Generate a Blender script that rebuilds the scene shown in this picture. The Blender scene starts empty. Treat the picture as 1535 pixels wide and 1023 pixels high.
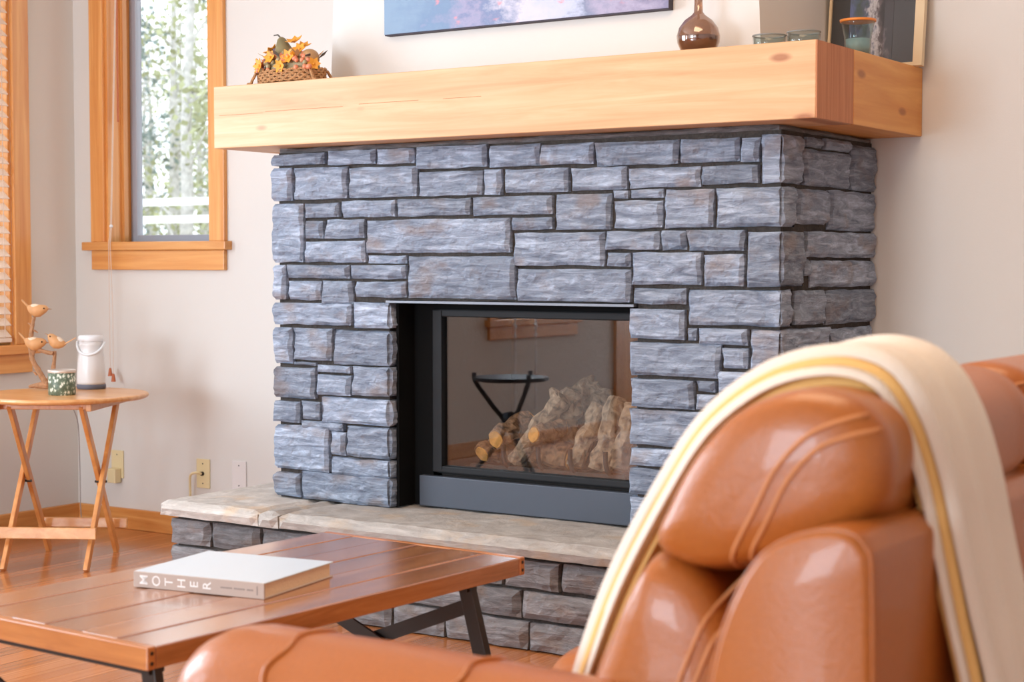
import bpy, math, random
from mathutils import Vector, Matrix, noise

# ------------------------------------------------------------------ camera, world, lights
sc = bpy.context.scene
COL = bpy.context.scene.collection
sc.view_settings.view_transform = 'Standard'
sc.view_settings.look = 'None'
sc.view_settings.gamma = 1.0
sc.view_settings.use_curve_mapping = False
sc.view_settings.exposure = -0.08
F_PX = 2496.0
YAW = math.atan(1663 / F_PX)
PITCH = math.atan(118.5 / F_PX)
cam_d = bpy.data.cameras.new('camera')
cam = bpy.data.objects.new('camera', cam_d)
COL.objects.link(cam)
cam.location = (0, 0, 1.2)
cam.rotation_euler = (math.pi / 2 - PITCH, 0, YAW)
cam_d.sensor_width = 36.0
cam_d.lens = 36.0 * F_PX / 1535.0
cam_d.dof.use_dof = True
cam_d.dof.focus_distance = 5.4
cam_d.dof.aperture_fstop = 4.5
cam_d.clip_end = 300
sc.camera = cam

world = bpy.data.worlds.new('world')
sc.world = world
world.use_nodes = True
wn = world.node_tree
bg = wn.nodes['Background']
bg.inputs[0].default_value = (0.86, 0.93, 1.0, 1)
bg.inputs[1].default_value = 2.6


def area(name, loc, rot, sx, sy, power, col):
    d = bpy.data.lights.new(name, 'AREA')
    d.shape = 'RECTANGLE'
    d.size = sx
    d.size_y = sy
    d.energy = power
    d.color = col
    o = bpy.data.objects.new(name, d)
    o.location = loc
    o.rotation_euler = rot
    COL.objects.link(o)
    return o


# daylight coming through the tall windows of the wall behind the camera
area('daylight_rear_window_a', (-3.9, -5.9, 1.65), (math.radians(90), 0, 0), 2.4, 2.1, 370, (0.70, 0.85, 1.0))
area('daylight_rear_window_b', (-0.9, -5.9, 1.65), (math.radians(90), 0, 0), 2.4, 2.1, 45, (0.70, 0.85, 1.0))
# daylight through the windows of the left wall
area('daylight_left_window_a', (-5.97, 0.185, 1.67), (0, math.radians(-90), 0), 1.6, .85, 45, (0.70, 0.85, 1.0))
area('daylight_left_window_b', (-5.97, 2.3, 1.67), (0, math.radians(-90), 0), 1.6, 1.75, 125, (0.70, 0.85, 1.0))
# warm ceiling lamps of the room
area('ceiling_lamp_glow', (-1.5, 2.6, 3.22), (0, 0, 0), 1.6, 1.6, 48, (1.0, 0.74, 0.48))

R = random.Random(7)
XL, YB, ZC = -5.9, 5.25, 3.3
# ------------------------------------------------------------------ materials
MATS = {}


def new_mat(name):
    m = bpy.data.materials.new(name)
    m.use_nodes = True
    nt = m.node_tree
    b = nt.nodes['Principled BSDF']
    MATS[name] = m
    return m, nt, b


def lin(c):
    return tuple(((x / 255) / 12.92 if x / 255 <= .04045 else ((x / 255 + .055) / 1.055) ** 2.4) for x in c) + (1,)


def simple(name, rgb, rough=.5, metal=0, spec=.5, bump=0, bscale=50, var=0, coat=0):
    m, nt, b = new_mat(name)
    b.inputs['Base Color'].default_value = lin(rgb)
    b.inputs['Roughness'].default_value = rough
    b.inputs['Metallic'].default_value = metal
    b.inputs['Specular IOR Level'].default_value = spec
    b.inputs['Coat Weight'].default_value = coat
    if bump or var:
        tc = nt.nodes.new('ShaderNodeTexCoord')
        n = nt.nodes.new('ShaderNodeTexNoise')
        n.inputs['Scale'].default_value = bscale
        n.inputs['Detail'].default_value = 6
        nt.links.new(tc.outputs['Object'], n.inputs['Vector'])
        if bump:
            bp = nt.nodes.new('ShaderNodeBump')
            bp.inputs['Strength'].default_value = bump
            bp.inputs['Distance'].default_value = .01
            nt.links.new(n.outputs['Fac'], bp.inputs['Height'])
            nt.links.new(bp.outputs['Normal'], b.inputs['Normal'])
        if var:
            mx = nt.nodes.new('ShaderNodeMixRGB')
            mx.blend_type = 'MULTIPLY'
            mx.inputs['Fac'].default_value = 1
            mx.inputs[1].default_value = lin(rgb)
            rp = nt.nodes.new('ShaderNodeValToRGB')
            rp.color_ramp.elements[0].position = .3
            rp.color_ramp.elements[0].color = (1 - var, 1 - var, 1 - var, 1)
            rp.color_ramp.elements[1].position = .7
            rp.color_ramp.elements[1].color = (1, 1, 1, 1)
            nt.links.new(n.outputs['Fac'], rp.inputs['Fac'])
            nt.links.new(rp.outputs['Color'], mx.inputs[2])
            nt.links.new(mx.outputs['Color'], b.inputs['Base Color'])
    return m


def coords(nt, scale, rand=True):
    """object coordinates, shifted per object, scaled per axis"""
    tc = nt.nodes.new('ShaderNodeTexCoord')
    mp = nt.nodes.new('ShaderNodeMapping')
    mp.inputs['Scale'].default_value = scale
    if rand:
        oi = nt.nodes.new('ShaderNodeObjectInfo')
        mu = nt.nodes.new('ShaderNodeMath')
        mu.operation = 'MULTIPLY'
        mu.inputs[1].default_value = 37.0
        nt.links.new(oi.outputs['Random'], mu.inputs[0])
        ad = nt.nodes.new('ShaderNodeVectorMath')
        ad.operation = 'ADD'
        nt.links.new(tc.outputs['Object'], ad.inputs[0])
        nt.links.new(mu.outputs[0], ad.inputs[1])
        nt.links.new(ad.outputs[0], mp.inputs['Vector'])
    else:
        nt.links.new(tc.outputs['Object'], mp.inputs['Vector'])
    return mp.outputs['Vector']


def ramp(nt, src, stops):
    r = nt.nodes.new('ShaderNodeValToRGB')
    el = r.color_ramp.elements
    while len(el) < len(stops):
        el.new(.5)
    for e, (p, c) in zip(el, stops):
        e.position = p
        e.color = c
    nt.links.new(src, r.inputs['Fac'])
    return r.outputs['Color']


def wood(name, dark, light, axis, rough=.45, freq=9, coat=0, knots=0, tone=.12, bump=.08, cior=1.5):
    m, nt, b = new_mat(name)
    sc3 = [freq * 3.2] * 3
    sc3[axis] = freq * .16
    v = coords(nt, sc3)
    n = nt.nodes.new('ShaderNodeTexNoise')
    n.inputs['Scale'].default_value = 1.0
    n.inputs['Detail'].default_value = 8
    n.inputs['Roughness'].default_value = .62
    n.inputs['Distortion'].default_value = .6
    nt.links.new(v, n.inputs['Vector'])
    c = ramp(nt, n.outputs['Fac'], [(.28, lin(dark)), (.5, lin([(a + q) / 2 for a, q in zip(dark, light)])), (.72, lin(light))])
    # tone of each board
    oi = nt.nodes.new('ShaderNodeObjectInfo')
    mr = nt.nodes.new('ShaderNodeMapRange')
    mr.inputs['To Min'].default_value = 1 - tone
    mr.inputs['To Max'].default_value = 1 + tone
    nt.links.new(oi.outputs['Random'], mr.inputs['Value'])
    mx = nt.nodes.new('ShaderNodeVectorMath')
    mx.operation = 'SCALE'
    nt.links.new(c, mx.inputs[0])
    nt.links.new(mr.outputs[0], mx.inputs['Scale'])
    out = mx.outputs[0]
    if knots:
        ks = [knots] * 3
        ks[axis] = knots * .38
        ks[1 - axis if axis < 2 else 1] = 0
        kv = coords(nt, ks)
        vo = nt.nodes.new('ShaderNodeTexVoronoi')
        vo.inputs['Scale'].default_value = 1
        nt.links.new(kv, vo.inputs['Vector'])
        kf = ramp(nt, vo.outputs['Distance'], [(.05, (1, 1, 1, 1)), (.11, (0, 0, 0, 1))])
        km = nt.nodes.new('ShaderNodeMixRGB')
        km.inputs[2].default_value = lin((150, 84, 45))
        kq = nt.nodes.new('ShaderNodeMath')
        kq.operation = 'MULTIPLY'
        kq.inputs[1].default_value = .75
        nt.links.new(kf, kq.inputs[0])
        nt.links.new(kq.outputs[0], km.inputs['Fac'])
        nt.links.new(out, km.inputs[1])
        out = km.outputs['Color']
    nt.links.new(out, b.inputs['Base Color'])
    b.inputs['Roughness'].default_value = rough
    b.inputs['Coat Weight'].default_value = coat
    b.inputs['Coat Roughness'].default_value = .12 if cior < 1.6 else .2
    b.inputs['Coat IOR'].default_value = cior
    bp = nt.nodes.new('ShaderNodeBump')
    bp.inputs['Strength'].default_value = bump
    bp.inputs['Distance'].default_value = .004
    nt.links.new(n.outputs['Fac'], bp.inputs['Height'])
    nt.links.new(bp.outputs['Normal'], b.inputs['Normal'])
    return m


def stone(name, dark, light, stain, stain_amt=.5, bumps=.95):
    m, nt, b = new_mat(name)
    v = coords(nt, (9, 9, 55))
    n = nt.nodes.new('ShaderNodeTexNoise')
    n.inputs['Scale'].default_value = 1
    n.inputs['Detail'].default_value = 9
    n.inputs['Roughness'].default_value = .68
    n.inputs['Distortion'].default_value = .8
    nt.links.new(v, n.inputs['Vector'])
    c = ramp(nt, n.outputs['Fac'], [(.28, lin(dark)), (.52, lin([(a + q) / 2 for a, q in zip(dark, light)])), (.74, lin(light))])
    v2 = coords(nt, (7, 7, 12))
    s = nt.nodes.new('ShaderNodeTexNoise')
    s.inputs['Scale'].default_value = 1
    s.inputs['Detail'].default_value = 5
    nt.links.new(v2, s.inputs['Vector'])
    sf = ramp(nt, s.outputs['Fac'], [(.56, (0, 0, 0, 1)), (.7, (stain_amt,) * 3 + (1,))])
    mx = nt.nodes.new('ShaderNodeMixRGB')
    mx.inputs[2].default_value = lin(stain)
    nt.links.new(sf, mx.inputs['Fac'])
    nt.links.new(c, mx.inputs[1])
    oi = nt.nodes.new('ShaderNodeObjectInfo')
    mr = nt.nodes.new('ShaderNodeMapRange')
    mr.inputs['To Min'].default_value = .78
    mr.inputs['To Max'].default_value = 1.2
    nt.links.new(oi.outputs['Random'], mr.inputs['Value'])
    sv = nt.nodes.new('ShaderNodeVectorMath')
    sv.operation = 'SCALE'
    nt.links.new(mx.outputs['Color'], sv.inputs[0])
    nt.links.new(mr.outputs[0], sv.inputs['Scale'])
    nt.links.new(sv.outputs[0], b.inputs['Base Color'])
    b.inputs['Roughness'].default_value = .8
    b.inputs['Specular IOR Level'].default_value = .3
    v3 = coords(nt, (40, 40, 75))
    n3 = nt.nodes.new('ShaderNodeTexNoise')
    n3.inputs['Scale'].default_value = 1
    n3.inputs['Detail'].default_value = 8
    n3.inputs['Roughness'].default_value = .7
    nt.links.new(v3, n3.inputs['Vector'])
    ad = nt.nodes.new('ShaderNodeMath')
    ad.operation = 'ADD'
    nt.links.new(n.outputs['Fac'], ad.inputs[0])
    nt.links.new(n3.outputs['Fac'], ad.inputs[1])
    bp = nt.nodes.new('ShaderNodeBump')
    bp.inputs['Strength'].default_value = bumps
    bp.inputs['Distance'].default_value = .012
    nt.links.new(ad.outputs[0], bp.inputs['Height'])
    nt.links.new(bp.outputs['Normal'], b.inputs['Normal'])
    return m


M_WALL = simple('wall_paint', (224, 219, 212), .85, spec=.2, bump=.04, bscale=180)
M_CEIL = simple('ceiling_paint', (238, 232, 224), .9, spec=.2)
M_MORTAR = simple('mortar', (84, 77, 72), .95, spec=.1, bump=.6, bscale=120, var=.35)
M_STONE = stone('slate_stone', (104, 114, 132), (218, 230, 248), (156, 132, 114), .5)
M_STONE_W = stone('weathered_stone', (104, 100, 100), (176, 172, 172), (150, 122, 100), .5)
M_SLAB = stone('hearth_slab_stone', (166, 158, 150), (220, 213, 204), (206, 178, 146), .6, .45)
M_TRIM_Z = wood('fir_trim_upright', (212, 134, 64), (244, 182, 110), 2, .4, 8, .2)
M_TRIM_X = wood('fir_trim_level', (212, 134, 64), (244, 182, 110), 0, .4, 8, .2)
M_TRIM_Y = wood('fir_trim_deep', (212, 134, 64), (244, 182, 110), 1, .4, 8, .2)
M_MANT_X = wood('mantel_fir', (202, 146, 98), (230, 190, 146), 0, .5, 7, .05, knots=7, tone=.03)
M_MANT_Y = wood('mantel_fir_return', (206, 132, 62), (232, 170, 96), 1, .5, 7, .05, knots=7, tone=.03)
M_MANT_END = wood('mantel_end_grain', (176, 104, 62), (206, 138, 92), 2, .6, 14, 0, tone=.02)
M_FLOOR = wood('floor_boards', (166, 94, 50), (214, 144, 90), 1, .22, 5, .5, tone=.2, bump=.03)
M_TABLE_Y = wood('coffee_table_planks', (122, 70, 36), (196, 132, 80), 1, .25, 8, 1.0, tone=.14, bump=.2, cior=2.2)
M_TABLE_X = wood('coffee_table_end_board', (168, 100, 50), (212, 142, 80), 0, .3, 8, .4, knots=9, tone=.06)
M_SIDE = wood('beech_table', (214, 142, 80), (240, 188, 128), 0, .35, 8, .3, tone=.05)
M_SIDE_LEG = wood('beech_leg', (206, 128, 62), (236, 172, 104), 2, .35, 8, .3, tone=.12)
M_BLACK = simple('black_metal', (15, 16, 18), .6, 0, .35)
M_BLACKER = simple('firebox_black', (7, 7, 7), .85, spec=.2)
M_FIREBOX = simple('firebox_liner', (58, 52, 48), .9, bump=.3, bscale=40, var=.4)
M_PANEL = simple('charcoal_panel', (72, 78, 88), .5, .2)
M_STEEL = simple('dark_steel', (58, 52, 48), .45, .6)
M_LINTEL = simple('grey_lintel_steel', (128, 132, 140), .5, .4)
M_LEATHER = simple('tan_leather', (178, 101, 40), .36, bump=.10, bscale=140, var=.10, coat=.15)
M_STITCH = simple('leather_seam', (208, 138, 84), .55)
M_WHITE = simple('white_plastic', (236, 238, 240), .35)
M_VINYL = simple('grey_vinyl_sash', (168, 172, 182), .5)
M_SLAT = simple('cream_blind_slat', (244, 228, 212), .5)
M_CORD = simple('pale_blind_cord', (226, 206, 190), .7)
M_TASSEL = simple('reddish_wood_tassel', (190, 104, 62), .5)
M_ALMOND = simple('almond_plastic', (236, 218, 170), .4)
M_WPLATE = simple('white_wall_plate', (232, 226, 222), .4)
M_BOOK = simple('book_cover_pale_blue', (206, 220, 232), .35, bump=.03, bscale=60)
M_SPINE = simple('book_spine_taupe', (186, 168, 156), .6)
M_PAGES = simple('book_pages', (232, 206, 174), .85, bump=.2, bscale=200)
M_LETTER = simple('spine_lettering_white', (244, 240, 236), .6)
M_FINE = simple('spine_fine_print', (140, 128, 122), .6)
M_DARKGREY = simple('dark_grey_rubber', (96, 98, 110), .6)
M_ROPE = simple('dark_iron', (30, 30, 34), .5, .5)
M_SNOW = simple('pale_ground', (168, 162, 146), .9)
M_FENCE = simple('white_fence_paint', (240, 240, 240), .7)
M_BARK = simple('pale_bark', (222, 220, 214), .9, bump=.4, bscale=20, var=.4)
M_LEAF = simple('pale_foliage', (190, 194, 150), .8, var=.4, bscale=3)
M_LEAF2 = simple('blue_green_needles', (150, 166, 160), .8, var=.4, bscale=3)


def glass_mat(name, refl, tint=(1, 1, 1, 1), rough=0.0):
    m = bpy.data.materials.new(name)
    m.use_nodes = True
    nt = m.node_tree
    nt.nodes.clear()
    o = nt.nodes.new('ShaderNodeOutputMaterial')
    t = nt.nodes.new('ShaderNodeBsdfTransparent')
    t.inputs[0].default_value = tint
    g = nt.nodes.new('ShaderNodeBsdfGlossy')
    g.inputs['Roughness'].default_value = rough
    mx = nt.nodes.new('ShaderNodeMixShader')
    fc = nt.nodes.new('ShaderNodeLayerWeight')
    fc.inputs['Blend'].default_value = .5
    lw = nt.nodes.new('ShaderNodeMath')
    lw.operation = 'POWER'
    lw.inputs[1].default_value = 5
    nt.links.new(fc.outputs['Facing'], lw.inputs[0])
    ad = nt.nodes.new('ShaderNodeMath')
    ad.operation = 'ADD'
    ad.inputs[1].default_value = refl
    ad.use_clamp = True
    nt.links.new(lw.outputs[0], ad.inputs[0])
    nt.links.new(ad.outputs[0], mx.inputs[0])
    nt.links.new(t.outputs[0], mx.inputs[1])
    nt.links.new(g.outputs[0], mx.inputs[2])
    nt.links.new(mx.outputs[0], o.inputs[0])
    return m


M_GLASS = glass_mat('window_glass', .01)
M_FGLASS = glass_mat('fireplace_glass', .11, (.92, .92, .92, 1))
M_CLEAR = glass_mat('drinking_glass', .05, (.86, .92, .92, 1))
M_AMBER = glass_mat('amber_glass', .16, (.80, .66, .56, 1))

# ------------------------------------------------------------------ mesh building


class MB:
    def __init__(self, M=None):
        self.v = []
        self.f = []
        self.M = M

    def add(self, vs, fs):
        o = len(self.v)
        for p in vs:
            p = Vector(p)
            self.v.append(self.M @ p if self.M else p)
        for f in fs:
            self.f.append([i + o for i in f])
        return self

    def box(self, x0, x1, y0, y1, z0, z1):
        return self.add([(x0, y0, z0), (x1, y0, z0), (x1, y1, z0), (x0, y1, z0), (x0, y0, z1), (x1, y0, z1), (x1, y1, z1), (x0, y1, z1)],
                        [(0, 3, 2, 1), (4, 5, 6, 7), (0, 1, 5, 4), (1, 2, 6, 5), (2, 3, 7, 6), (3, 0, 4, 7)])

    def prism(self, poly, axis, a, b):
        """polygon (in the two other axes, in order) extruded along axis from a to b"""
        n = len(poly)

        def pt(p, t):
            q = [0, 0, 0]
            k = [i for i in range(3) if i != axis]
            q[k[0]], q[k[1]], q[axis] = p[0], p[1], t
            return q
        vs = [pt(p, a) for p in poly] + [pt(p, b) for p in poly]
        fs = [[i, (i + 1) % n, n + (i + 1) % n, n + i] for i in range(n)]
        fs += [list(range(n))[::-1], list(range(n, 2 * n))]
        return self.add(vs, fs)

    def bar(self, p, q, w, t, up=(0, 0, 1)):
        """rectangular bar from p to q, width w (sideways) and thickness t (towards up)"""
        p, q = Vector(p), Vector(q)
        d = (q - p).normalized()
        s = d.cross(Vector(up))
        s = s.normalized() if s.length > 1e-4 else Vector((1, 0, 0))
        u = s.cross(d)
        vs = []
        for e in (p, q):
            for a, c in ((-1, -1), (1, -1), (1, 1), (-1, 1)):
                vs.append(e + s * (a * w / 2) + u * (c * t / 2))
        return self.add(vs, [(0, 1, 2, 3), (7, 6, 5, 4), (0, 4, 5, 1), (1, 5, 6, 2), (2, 6, 7, 3), (3, 7, 4, 0)])

    def tube(self, pts, r, seg=8, closed=False, wob=0):
        pts = [Vector(p) for p in pts]
        n = len(pts)
        vs, fs = [], []
        prev = None
        for i, p in enumerate(pts):
            if closed:
                d = pts[(i + 1) % n] - pts[i - 1]
            else:
                d = pts[min(i + 1, n - 1)] - pts[max(i - 1, 0)]
            d.normalize()
            if prev is None:
                a = Vector((0, 0, 1)) if abs(d.z) < .9 else Vector((1, 0, 0))
                s = d.cross(a).normalized()
            else:
                s = (prev - d * prev.dot(d)).normalized()
            prev = s
            u = d.cross(s)
            rr = r[i] if isinstance(r, (list, tuple)) else r
            for k in range(seg):
                an = 2 * math.pi * k / seg
                w = 1 + (wob * noise.noise(Vector((p.x * 30 + k * 3.1, p.y * 30, p.z * 30 + i))) if wob else 0)
                vs.append(p + (s * math.cos(an) + u * math.sin(an)) * rr * w)
        m = n if closed else n - 1
        for i in range(m):
            for k in range(seg):
                a, b2 = i * seg + k, i * seg + (k + 1) % seg
                c, d2 = ((i + 1) % n) * seg + (k + 1) % seg, ((i + 1) % n) * seg + k
                fs.append((a, d2, c, b2))
        if not closed:
            fs.append(list(range(seg)))
            fs.append([(n - 1) * seg + k for k in range(seg)][::-1])
        return self.add(vs, fs)

    def lathe(self, prof, c, seg=32, sx=1, sy=1):
        vs, fs = [], []
        n = len(prof)
        for r, z in prof:
            for k in range(seg):
                a = 2 * math.pi * k / seg
                vs.append((c[0] + r * sx * math.cos(a), c[1] + r * sy * math.sin(a), c[2] + z))
        for i in range(n - 1):
            for k in range(seg):
                fs.append((i * seg + k, i * seg + (k + 1) % seg, (i + 1) * seg + (k + 1) % seg, (i + 1) * seg + k))
        if prof[0][0] > 1e-5:
            fs.append(list(range(seg))[::-1])
        if prof[-1][0] > 1e-5:
            fs.append([(n - 1) * seg + k for k in range(seg)])
        return self.add(vs, fs)

    def ball(self, c, rx, ry=None, rz=None, seg=14, rings=9, rot=None):
        ry, rz = ry or rx, rz or rx
        vs, fs = [], []
        for i in range(rings + 1):
            t = math.pi * i / rings
            for k in range(seg):
                a = 2 * math.pi * k / seg
                p = Vector((rx * math.sin(t) * math.cos(a), ry * math.sin(t) * math.sin(a), rz * math.cos(t)))
                if rot:
                    p = rot @ p
                vs.append(Vector(c) + p)
        for i in range(rings):
            for k in range(seg):
                fs.append((i * seg + k, (i + 1) * seg + k, (i + 1) * seg + (k + 1) % seg, i * seg + (k + 1) % seg))
        return self.add(vs, fs)

    def rings(self, rs, cap=True, closed=True):
        """loft a list of equal-length rings"""
        n = len(rs[0])
        vs = [p for r in rs for p in r]
        fs = []
        for i in range(len(rs) - 1):
            for k in range(n if closed else n - 1):
                fs.append((i * n + k, i * n + (k + 1) % n, (i + 1) * n + (k + 1) % n, (i + 1) * n + k))
        if cap:
            fs.append(list(range(n))[::-1])
            fs.append([(len(rs) - 1) * n + k for k in range(n)])
        return self.add(vs, fs)

    def build(self, name, mat, parent=None, smooth=False, bevel=0, fix=True):
        xs = [(min(p[i] for p in self.v) + max(p[i] for p in self.v)) / 2 for i in range(3)]
        c = Vector(xs)
        if parent is None:
            c.z = min(p.z for p in self.v)
        me = bpy.data.meshes.new(name)
        me.from_pydata([tuple(p - c) for p in self.v], [], self.f)
        if fix:
            import bmesh
            bm = bmesh.new()
            bm.from_mesh(me)
            bmesh.ops.remove_doubles(bm, verts=bm.verts, dist=1e-5)
            bmesh.ops.recalc_face_normals(bm, faces=bm.faces)
            bm.to_mesh(me)
            bm.free()
        me.materials.append(mat)
        o = bpy.data.objects.new(name, me)
        COL.objects.link(o)
        if parent is not None:
            o.parent = parent
            o.location = c - WORLD[parent.name]
        else:
            o.location = c
        WORLD[o.name] = c
        if smooth:
            for p in me.polygons:
                p.use_smooth = True
        if bevel:
            b = o.modifiers.new('bevel', 'BEVEL')
            b.width = bevel
            b.segments = 2
            b.limit_method = 'ANGLE'
        return o


WORLD = {}


def tag(o, label=None, cat=None, group=None, kind=None):
    if label:
        o['label'] = label
    if cat:
        o['category'] = cat
    if group:
        o['group'] = group
    if kind:
        o['kind'] = kind
    return o


def thing(name, loc, label=None, cat=None, group=None, kind=None):
    o = bpy.data.objects.new(name, None)
    o.empty_display_size = .1
    o.location = loc
    COL.objects.link(o)
    WORLD[o.name] = Vector(loc)
    return tag(o, label, cat, group, kind)


def catmull(pts, n, closed=True):
    pts = [Vector(p) for p in pts]
    m = len(pts)
    out = []
    segs = m if closed else m - 1
    for k in range(n):
        t = k / n * segs if closed else k / (n - 1) * segs
        i = min(int(t), segs - 1)
        u = t - i
        g = (lambda j: pts[j % m]) if closed else (lambda j: pts[max(0, min(m - 1, j))])
        a, b, c, d = g(i - 1), g(i), g(i + 1), g(i + 2)
        out.append(.5 * ((2 * b) + (c - a) * u + (2 * a - 5 * b + 4 * c - d) * u * u + (3 * b - a - 3 * c + d) * u ** 3))
    return out


def rough_block(mb, x0, x1, y0, y1, z0, z1, faces, amp=.015, cell=.0115, seed=0.0, depth_cell=.05):
    """a split-face stone block; faces: subset of '-x','+x','-y','+y','+z' that are hewn"""
    def cnt(a, b, fine):
        return max(2, int(round((b - a) / (cell if fine else depth_cell))))
    fx = any(f in faces for f in ('-y', '+y', '+z'))
    fy = any(f in faces for f in ('-x', '+x', '+z'))
    nx, ny, nz = cnt(x0, x1, fx), cnt(y0, y1, fy), cnt(z0, z1, True)
    idx, vs, fs = {}, [], []
    so = Vector((seed * 3.7, seed * 1.3, seed * 2.1))

    def vert(i, j, k):
        key = (i, j, k)
        if key in idx:
            return idx[key]
        p = Vector((x0 + (x1 - x0) * i / nx, y0 + (y1 - y0) * j / ny, z0 + (z1 - z0) * k / nz))
        q = p.copy()
        s = p + so
        h = noise.fractal(Vector((s.x * 7, s.y * 7, s.z * 15)), 1.0, 2.0, 4)
        st = noise.noise(Vector((s.x * 4, s.y * 4, s.z * 22 + 9)))
        h2 = noise.fractal(Vector((s.x * 24, s.y * 24, s.z * 44)), .9, 2.0, 3)
        ch = noise.noise(Vector((s.x * 9 + 5, s.y * 9, s.z * 9)))
        h = .5 * h + .5 * (round(st * 3) / 3) + .30 * h2 - (.9 * (ch - .28) if ch > .28 else 0)
        edge = (i in (0, nx)) + (j in (0, ny)) + (k in (0, nz))
        pull = .010 + .010 * abs(noise.noise(s * 11)) if edge >= 2 else 0
        for fc, on, ax, sg in (('-y', j == 0, 1, -1), ('+y', j == ny, 1, 1), ('-x', i == 0, 0, -1), ('+x', i == nx, 0, 1), ('+z', k == nz, 2, 1)):
            if on and fc in faces:
                q[ax] += sg * (h * amp - pull)
        w = .0035
        nv = noise.noise_vector(s * 13)
        if i in (0, nx):
            q.x += nv.x * w
        if k in (0, nz):
            q.z += nv.z * w
        idx[key] = len(vs)
        vs.append(q)
        return idx[key]
    for i in range(nx):
        for k in range(nz):
            fs.append((vert(i, 0, k), vert(i + 1, 0, k), vert(i + 1, 0, k + 1), vert(i, 0, k + 1)))
            fs.append((vert(i, ny, k), vert(i, ny, k + 1), vert(i + 1, ny, k + 1), vert(i + 1, ny, k)))
    for j in range(ny):
        for k in range(nz):
            fs.append((vert(0, j, k), vert(0, j, k + 1), vert(0, j + 1, k + 1), vert(0, j + 1, k)))
            fs.append((vert(nx, j, k), vert(nx, j + 1, k), vert(nx, j + 1, k + 1), vert(nx, j, k + 1)))
    for i in range(nx):
        for j in range(ny):
            fs.append((vert(i, j, 0), vert(i, j + 1, 0), vert(i + 1, j + 1, 0), vert(i + 1, j, 0)))
            fs.append((vert(i, j, nz), vert(i + 1, j, nz), vert(i + 1, j + 1, nz), vert(i, j + 1, nz)))
    return mb.add(vs, fs)


def block(name, mat, parent, x0, x1, y0, y1, z0, z1, faces, **kw):
    mb = MB()
    e = .0016
    rough_block(mb, x0 + (0 if '-x' in faces else e), x1 - (0 if '+x' in faces else e), y0, y1, z0 + e, z1 - e, faces, seed=R.uniform(0, 40), **kw)
    return mb.build(name, mat, parent, fix=False)


def box(name, mat, parent, x0, x1, y0, y1, z0, z1, bevel=0):
    return MB().box(x0, x1, y0, y1, z0, z1).build(name, mat, parent, bevel=bevel)
# ------------------------------------------------------------------ the room
fl = MB().box(XL - .2, 3.2, -6.2, YB + .2, -.12, -.014).build('floor', M_MORTAR)
tag(fl, kind='structure')
# boards, laid along Y, staggered
unit = MB().box(-.5, .5, -.5, .5, -.014, 0)
bw = .083
plank_mesh = None
x = XL
row = 0
while x < 1.2:
    cuts = [-3.0]
    y = -3.0 + R.uniform(.6, 2.4)
    while y < YB - .5:
        cuts.append(y)
        y += R.uniform(1.5, 2.6)
    cuts.append(YB)
    for a, b in zip(cuts[:-1], cuts[1:]):
        if plank_mesh is None:
            o = MB().box(-.5, .5, -.5, .5, -.007, .007).build('plank', M_FLOOR, fl)
            plank_mesh = o.data
        else:
            o = bpy.data.objects.new('plank', plank_mesh)
            COL.objects.link(o)
            o.parent = fl
        o.location = Vector((x + bw / 2, (a + b) / 2, -.007)) - WORLD['floor']
        o.scale = (bw - .0015, b - a - .0015, 1)
    x += bw
    row += 1
fr = MB().box(1.2, 3.0, -6.0, YB, -.013, 0).box(-3.5, 1.2, -6.0, -3.0, -.013, -.0005).box(XL, -3.5, -6.0, -3.0, -.013, -.0005).build('floor_remainder', M_FLOOR, fl)
tag(fr, kind='stuff')

# back wall with the opening of the narrow window
WX0, WX1, WZ0, WZ1 = -5.69, -5.045, 1.29, 2.85
wb = MB().box(XL - .2, WX0, YB, YB + .2, 0, ZC).box(WX1, 3.2, YB, YB + .2, 0, ZC).box(WX0, WX1, YB, YB + .2, 0, WZ0).box(WX0, WX1, YB, YB + .2, WZ1, ZC).build('wall_back', M_WALL, fix=False)
tag(wb, kind='structure')
# left wall with two openings
LW = [(3.93, 4.885), (-.25, .62), (1.4, 3.2)]
LZ0, LZ1 = .836, 2.5
ys = [-6.2, LW[1][0], LW[1][1], LW[2][0], LW[2][1], LW[0][0], LW[0][1], YB]
mb = MB()
mb.box(XL - .2, XL, ys[0], ys[1], 0, ZC).box(XL - .2, XL, ys[2], ys[3], 0, ZC).box(XL - .2, XL, ys[4], ys[5], 0, ZC).box(XL - .2, XL, ys[6], ys[7], 0, ZC)
for a, b in LW:
    mb.box(XL - .2, XL, a, b, 0, LZ0).box(XL - .2, XL, a, b, LZ1, ZC)
tag(mb.build('wall_left', M_WALL, fix=False), kind='structure')
tag(MB().box(3.0, 3.2, -6.2, YB, 0, ZC).build('wall_right', M_WALL), kind='structure')
mb = MB()
for a, b in ((XL - .2, -5.2), (-2.6, -2.2), (.4, 3.2)):
    mb.box(a, b, -6.2, -6.0, 0, ZC)
for a, b in ((-5.2, -2.6), (-2.2, .4)):
    mb.box(a, b, -6.2, -6.0, 0, .5).box(a, b, -6.2, -6.0, 2.75, ZC)
tag(mb.build('wall_rear', M_WALL, fix=False), kind='structure')
tag(MB().box(XL - .2, 3.2, -6.2, YB + .2, ZC, ZC + .15).build('ceiling', M_CEIL), kind='structure')
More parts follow.
